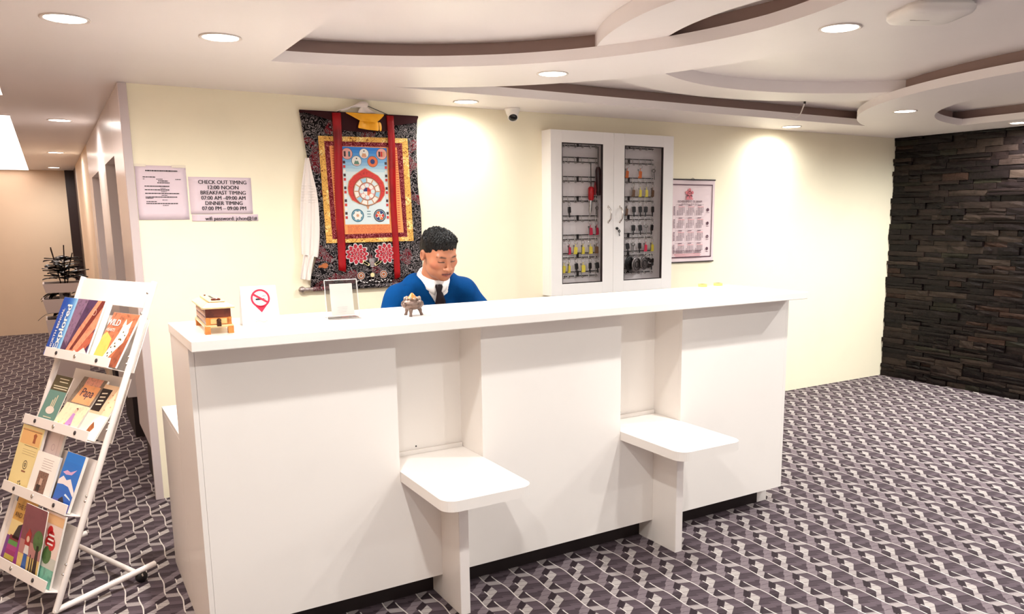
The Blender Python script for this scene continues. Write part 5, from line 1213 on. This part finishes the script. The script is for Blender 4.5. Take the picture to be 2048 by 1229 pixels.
# neck, torso, arms, hands, legs
nb = np.array([1.205,0.735,1.235])
B.cap(hd(0,0.030,-0.06), nb, 0.054, 0.060, 0.02)
B.cap((1.135,0.745,1.215),(1.275,0.735,1.215),0.050,0.050,0.04); B.ell((1.205,0.80,1.10),(0.155,0.100,0.17),0.05); B.ell((1.205,0.92,0.95),(0.145,0.10,0.15),0.06); B.ell((1.205,1.06,0.84),(0.155,0.11,0.11),0.06)
arms = {}
for s in (-1,1):
    sh = np.array([1.205+s*0.165,0.745,1.175+(0.014 if s > 0 else -0.004)]); el = np.array([1.205+(0.345 if s > 0 else -0.285),0.70,0.965]); wr_ = np.array([1.205+s*0.15,0.600,0.775])
    arms[s] = (sh,el,wr_); B.cap(sh,el,0.048,0.040,0.03); B.cap(el,wr_,0.038,0.025,0.015)
    pm = wr_+np.array([-s*0.020,-0.045,-0.016]); B.ell(pm,(0.036,0.042,0.014),0.012)
    for q, (dx, ln) in enumerate(((-0.030,0.062),(-0.011,0.072),(0.009,0.068),(0.028,0.052))):
        k0 = pm+np.array([dx,-0.034,0.0]); k1 = k0+np.array([dx*0.15,-ln*0.55,0.006]); k2 = k1+np.array([0,-ln*0.45,-0.014])
        B.cap(k0,k1,0.0085,0.0080,0.004); B.cap(k1,k2,0.0080,0.0070,0.003)
    t0 = pm+np.array([-s*0.030,0.010,0.0]); t1 = t0+np.array([-s*0.026,-0.022,-0.002]); B.cap(t0,t1,0.010,0.009,0.006); B.cap(t1,t1+np.array([-s*0.006,-0.026,-0.004]),0.009,0.008,0.004)
    hpj = np.array([1.205+s*0.085,1.085,0.82]); kn = np.array([1.205+s*0.095,1.10,0.46]); an = np.array([1.205+s*0.10,1.16,0.09])
    B.cap(hpj,kn,0.082,0.056,0.03); B.cap(kn,an,0.052,0.038,0.02); B.cap(an+np.array([0,0.02,-0.05]),an+np.array([s*0.02,-0.15,-0.055]),0.034,0.028,0.03)
m_skin = bpy.data.materials.new('skin'); m_skin.use_nodes = True
nt = m_skin.node_tree; bs = nt.nodes['Principled BSDF']; at = nt.nodes.new('ShaderNodeAttribute'); at.attribute_name = 'skin_tone'; nt.links.new(at.outputs['Color'], bs.inputs['Base Color']); bs.inputs['Roughness'].default_value = 0.42
bs.inputs['Subsurface Weight'].default_value = 0.08; bs.inputs['Subsurface Radius'].default_value = (0.01,0.004,0.002)
man, V = B.mesh('person', m_skin)
tag(man, 'receptionist in a blue v-neck sweater, white collar and dark tie, looking down behind the counter', 'person')
Lc = ((V - HC_) @ RHn) / np.array([1,1,ZS])                                   # head-local coordinates
col = np.tile(np.array(lin((172,110,80))), (len(V),1)); near = np.abs(Lc).max(1) < 0.17
def seg(a, b):
    a = np.array(a); b = np.array(b); d = b-a; t = np.clip(((Lc-a)@d)/(d@d), 0, 1); return np.linalg.norm(Lc-a-t[:,None]*d, axis=1)
def paint(dist, r, soft, rgb, amt=1.0):
    w = np.clip((r+soft-dist)/soft, 0, 1)*amt*near; c = np.array(lin(rgb)); col[:] = col*(1-w[:,None])+c*w[:,None]
front = Lc[:,1] < -0.05
for s in (-1,1):
    paint(seg((s*0.045,-0.060,-0.025),(s*0.045,-0.061,-0.024)), 0.012, 0.022, (200,110,82), 0.5)
    paint(np.where(front, seg((s*0.015,-0.092,0.0265),(s*0.034,-0.087,0.029)),1), 0.0030, 0.0035, (58,32,24), 0.9); paint(np.where(front, seg((s*0.034,-0.087,0.029),(s*0.049,-0.072,0.025)),1), 0.0024, 0.0035, (58,32,24), 0.85)
    paint(np.where(front, seg((s*0.018,-0.0895,-0.0010),(s*0.045,-0.0800,-0.0006)),1), 0.0022, 0.0018, (26,12,12), 1.0)
    paint(seg((s*0.0075,-0.110,-0.0455),(s*0.008,-0.109,-0.0455)), 0.0035, 0.002, (70,28,22), 1.0)
    paint(seg((s*0.018,-0.100,-0.020),(s*0.024,-0.096,-0.050)), 0.0015, 0.005, (130,70,48), 0.55)
    paint(seg((s*0.086,0.010,-0.004),(s*0.087,0.012,0.006)), 0.006, 0.006, (150,84,62), 0.7)
for s in (-1,1):
    paint(seg((0,-0.1000,-0.0630),(s*0.021,-0.0925,-0.0655)), 0.0032, 0.0025, (132,62,54), 0.9); paint(seg((0,-0.1000,-0.0755),(s*0.017,-0.0930,-0.0735)), 0.0050, 0.003, (146,72,62), 0.9)
    paint(seg((0,-0.1005,-0.0690),(s*0.023,-0.0935,-0.0695)), 0.0020, 0.0018, (46,16,14), 1.0)
at_ = man.data.color_attributes.new('skin_tone','FLOAT_COLOR','POINT')
if len(man.data.vertices) == len(col): at_.data.foreach_set('color', np.clip(col,0,1).astype(np.float32).ravel())
# hair
HX = Field(axis_coords(HC_[0]-0.12,HC_[0]+0.12,HC_[0]-0.119,HC_[0]+0.119,0.0026,0.01), axis_coords(HC_[1]-0.15,HC_[1]+0.16,HC_[1]-0.149,HC_[1]+0.159,0.0026,0.01), axis_coords(HC_[2]-0.13,HC_[2]+0.18,HC_[2]-0.129,HC_[2]+0.179,0.0026,0.01))
HX.ell(hd(0,0.018,0.050),(0.081,0.098,0.088),0.01,RHn); HX.ell(hd(0,-0.028,0.098),(0.064,0.060,0.037),0.02,RHn); HX.ell(hd(0,0.05,0.0),(0.072,0.062,0.075),0.02,RHn)
X, Y, Z = HX.grid((slice(None),)*3); Q = np.stack([X-HC_[0],Y-HC_[1],Z-HC_[2]],-1) @ RHn; lx_, ly_, lz_ = Q[...,0], Q[...,1], Q[...,2]/ZS
ns = 0.5*np.sin(lx_*210+lz_*70+2*np.sin(ly_*120))*np.sin(ly_*190+lx_*60)+0.5*np.sin(lx_*390+1)*np.sin(ly_*330+lz_*240)
top = np.clip((lz_-0.06)/0.05,0,1)
ns2 = np.sin(lx_*520+9*np.sin(ly_*90))*np.sin(ly_*470+7*np.sin(lx_*110))
HX.F -= (0.0045*ns+0.0035*ns2)*top + 0.0012*ns2
hl = 0.056 + 0.008*np.cos(lx_*28) + 0.004*np.sin(lx_*170+1) + 0.003*np.sin(lx_*410)                      # hairline height on the forehead
cut_face = np.maximum(-(ly_+0.048), -(hl-lz_))         # remove face below the hairline
HX.F = np.maximum(HX.F, np.minimum(-(ly_+0.046), 1) * -1 * 0 - 1)  # no-op keeps array type
face = np.maximum(ly_+0.040+0.35*np.clip(lz_,-1,0.0), lz_-hl)      # <0 inside the face wedge
HX.F = np.maximum(HX.F, -face)
side = np.maximum(lz_+0.030+0.55*np.clip(ly_,-0.03,0.06), -1)       # <0 below the side/back hairline
HX.F = np.maximum(HX.F, -side)
m_hair = M('black hair', (8,5,5), 0.4, spec=0.22, bump=0.9, bscale=120)
HX.mesh('hair', m_hair, man)
# shirt collar, tie and sweater
m_shirt = M('white shirt', (246,240,238), 0.5); m_tie = M('dark tie', (22,10,14), 0.5, spec=0.2, var=0.4, vscale=60); m_knit = M('blue knit', (0,58,112), 0.85, spec=0.1, var=0.14, vscale=14, bump=0.35, bscale=260)
S = Field(axis_coords(1.06,1.36,1.10,1.32,0.004,0.006), axis_coords(0.56,0.90,0.60,0.84,0.004,0.006), axis_coords(1.02,1.34,1.10,1.33,0.004,0.006))
S.cap(hd(0,0.036,-0.085), nb, 0.060, 0.068, 0.02); S.cap((1.14,0.745,1.212),(1.27,0.735,1.212),0.055,0.055,0.04); S.ell((1.205,0.80,1.10),(0.160,0.108,0.17),0.05)
X, Y, Z = S.grid((slice(None),)*3)
nd = np.array([0.0,-0.50,0.866]); S.F = np.maximum(S.F, (X-nb[0])*nd[0]+(Y-nb[1])*nd[1]+(Z-nb[2])*nd[2]-0.052)
shirt, _ = S.mesh('shirt', m_shirt, man)
K = Field(axis_coords(0.86,1.56,0.9,1.5,0.0055,0.008), axis_coords(0.50,1.20,0.55,0.95,0.0055,0.009), axis_coords(0.72,1.33,0.95,1.33,0.0055,0.009))
K.cap((1.13,0.745,1.222),(1.285,0.740,1.228),0.066,0.066,0.05); K.ell((1.205,0.80,1.10),(0.185,0.122,0.18),0.05); K.ell((1.205,0.92,0.95),(0.165,0.122,0.17),0.06); K.ell((1.205,1.03,0.86),(0.172,0.128,0.10),0.05)
for s in (-1,1):
    sh, el, wr_ = arms[s]; K.cap(sh,el,0.066,0.055,0.035); K.cap(el,wr_+(el-wr_)*0.12,0.054,0.036,0.02)
    K.ell(sh+np.array([0,0,0.004]),(0.062,0.064,0.050),0.04)
X, Y, Z = K.grid((slice(None),)*3)
fold = 0.004*np.sin(40*(X+0.7*Z)+6*np.sin(9*Y))*np.clip((1.22-Z)/0.1,0,1)
K.F += fold
# V opening: wedge from the collar down to the tip, only on the front, plus the neck hole
vz, vh = 1.128, 0.150; wv = np.clip((Z-vz)/vh,0,1.0)*0.088
wedge = np.maximum(np.abs(X-1.208)-wv, Y-0.735); wedge = np.maximum(wedge, vz-Z)
K.F = np.maximum(K.F, -wedge)
hole = np.sqrt((X-1.205)**2+((Y-0.735)/0.95)**2)-0.078; hole = np.maximum(hole, 1.215-Z); K.F = np.maximum(K.F, -hole)
sweater, _ = K.mesh('sweater', m_knit, man)
sm = sweater.modifiers.new('smooth','SMOOTH'); sm.iterations = 3; sm.factor = 0.5
# collar flaps and tie
axn = hd(0,0.030,-0.06)-nb; axn = axn/np.linalg.norm(axn); e1 = np.array([1.0,0,0]); e2 = np.cross(axn, e1); e2 /= np.linalg.norm(e2); cb_ = nb + axn*0.010
if e2[1] < 0: e2 = -e2
for s in (-1,1):
    vs_ = []; n = 18
    for i in range(n+1):
        f = i/n; th = f*math.radians(172); d = math.sin(th)*s*e1 + math.cos(th)*e2
        frn = max(0.0, (f-0.55)/0.45)
        top = cb_ + d*0.064 + axn*(0.046-0.030*frn); fold_ = cb_ + d*0.069 + axn*(0.049-0.030*frn)
        low = cb_ + d*(0.077+0.006*frn) + axn*(0.010-0.040*frn**1.3) + s*e1*0.006*frn**2
        for p in (top, fold_, (fold_+low)/2+d*0.003, low): vs_.append(tuple(p))
    fs_ = [(4*i+q, 4*(i+1)+q, 4*(i+1)+q+1, 4*i+q+1) for i in range(n) for q in range(3)]
    if s < 0: fs_ = [f[::-1] for f in fs_]
    o = MB().add(vs_, fs_, 0, True).build('collar', m_shirt, shirt); md = o.modifiers.new('t','SOLIDIFY'); md.thickness = 0.003; md.offset = 0
kn = nb + np.array([0.002,-0.078,-0.012]); tip = np.array([1.212,0.665,1.06])
tv = []
for (z, w, t) in ((0.0,0.020,0.010),(0.012,0.023,0.012),(-0.024,0.013,0.010)): pass
def trow(p, w, t): return [tuple(p+np.array([-w,0,0])), tuple(p+np.array([-w*0.5,-t,0])), tuple(p+np.array([w*0.5,-t,0])), tuple(p+np.array([w,0,0])), tuple(p+np.array([0,t*0.6,0]))]
rows = [trow(kn+np.array([0,0.004,0.012]),0.017,0.008), trow(kn,0.020,0.012), trow(kn+np.array([0,0.002,-0.022]),0.013,0.010), trow(kn+np.array([0.002,-0.002,-0.030]),0.016,0.006), trow(kn*0.6+tip*0.4+np.array([0,-0.010,0]),0.026,0.004), trow(tip,0.034,0.003)]
vs_ = [p for r in rows for p in r]; fs_ = [(5*j+i, 5*(j+1)+i, 5*(j+1)+(i+1)%5, 5*j+(i+1)%5) for j in range(len(rows)-1) for i in range(5)]
MB().add(vs_, fs_, 0, True).build('tie', m_tie, shirt)
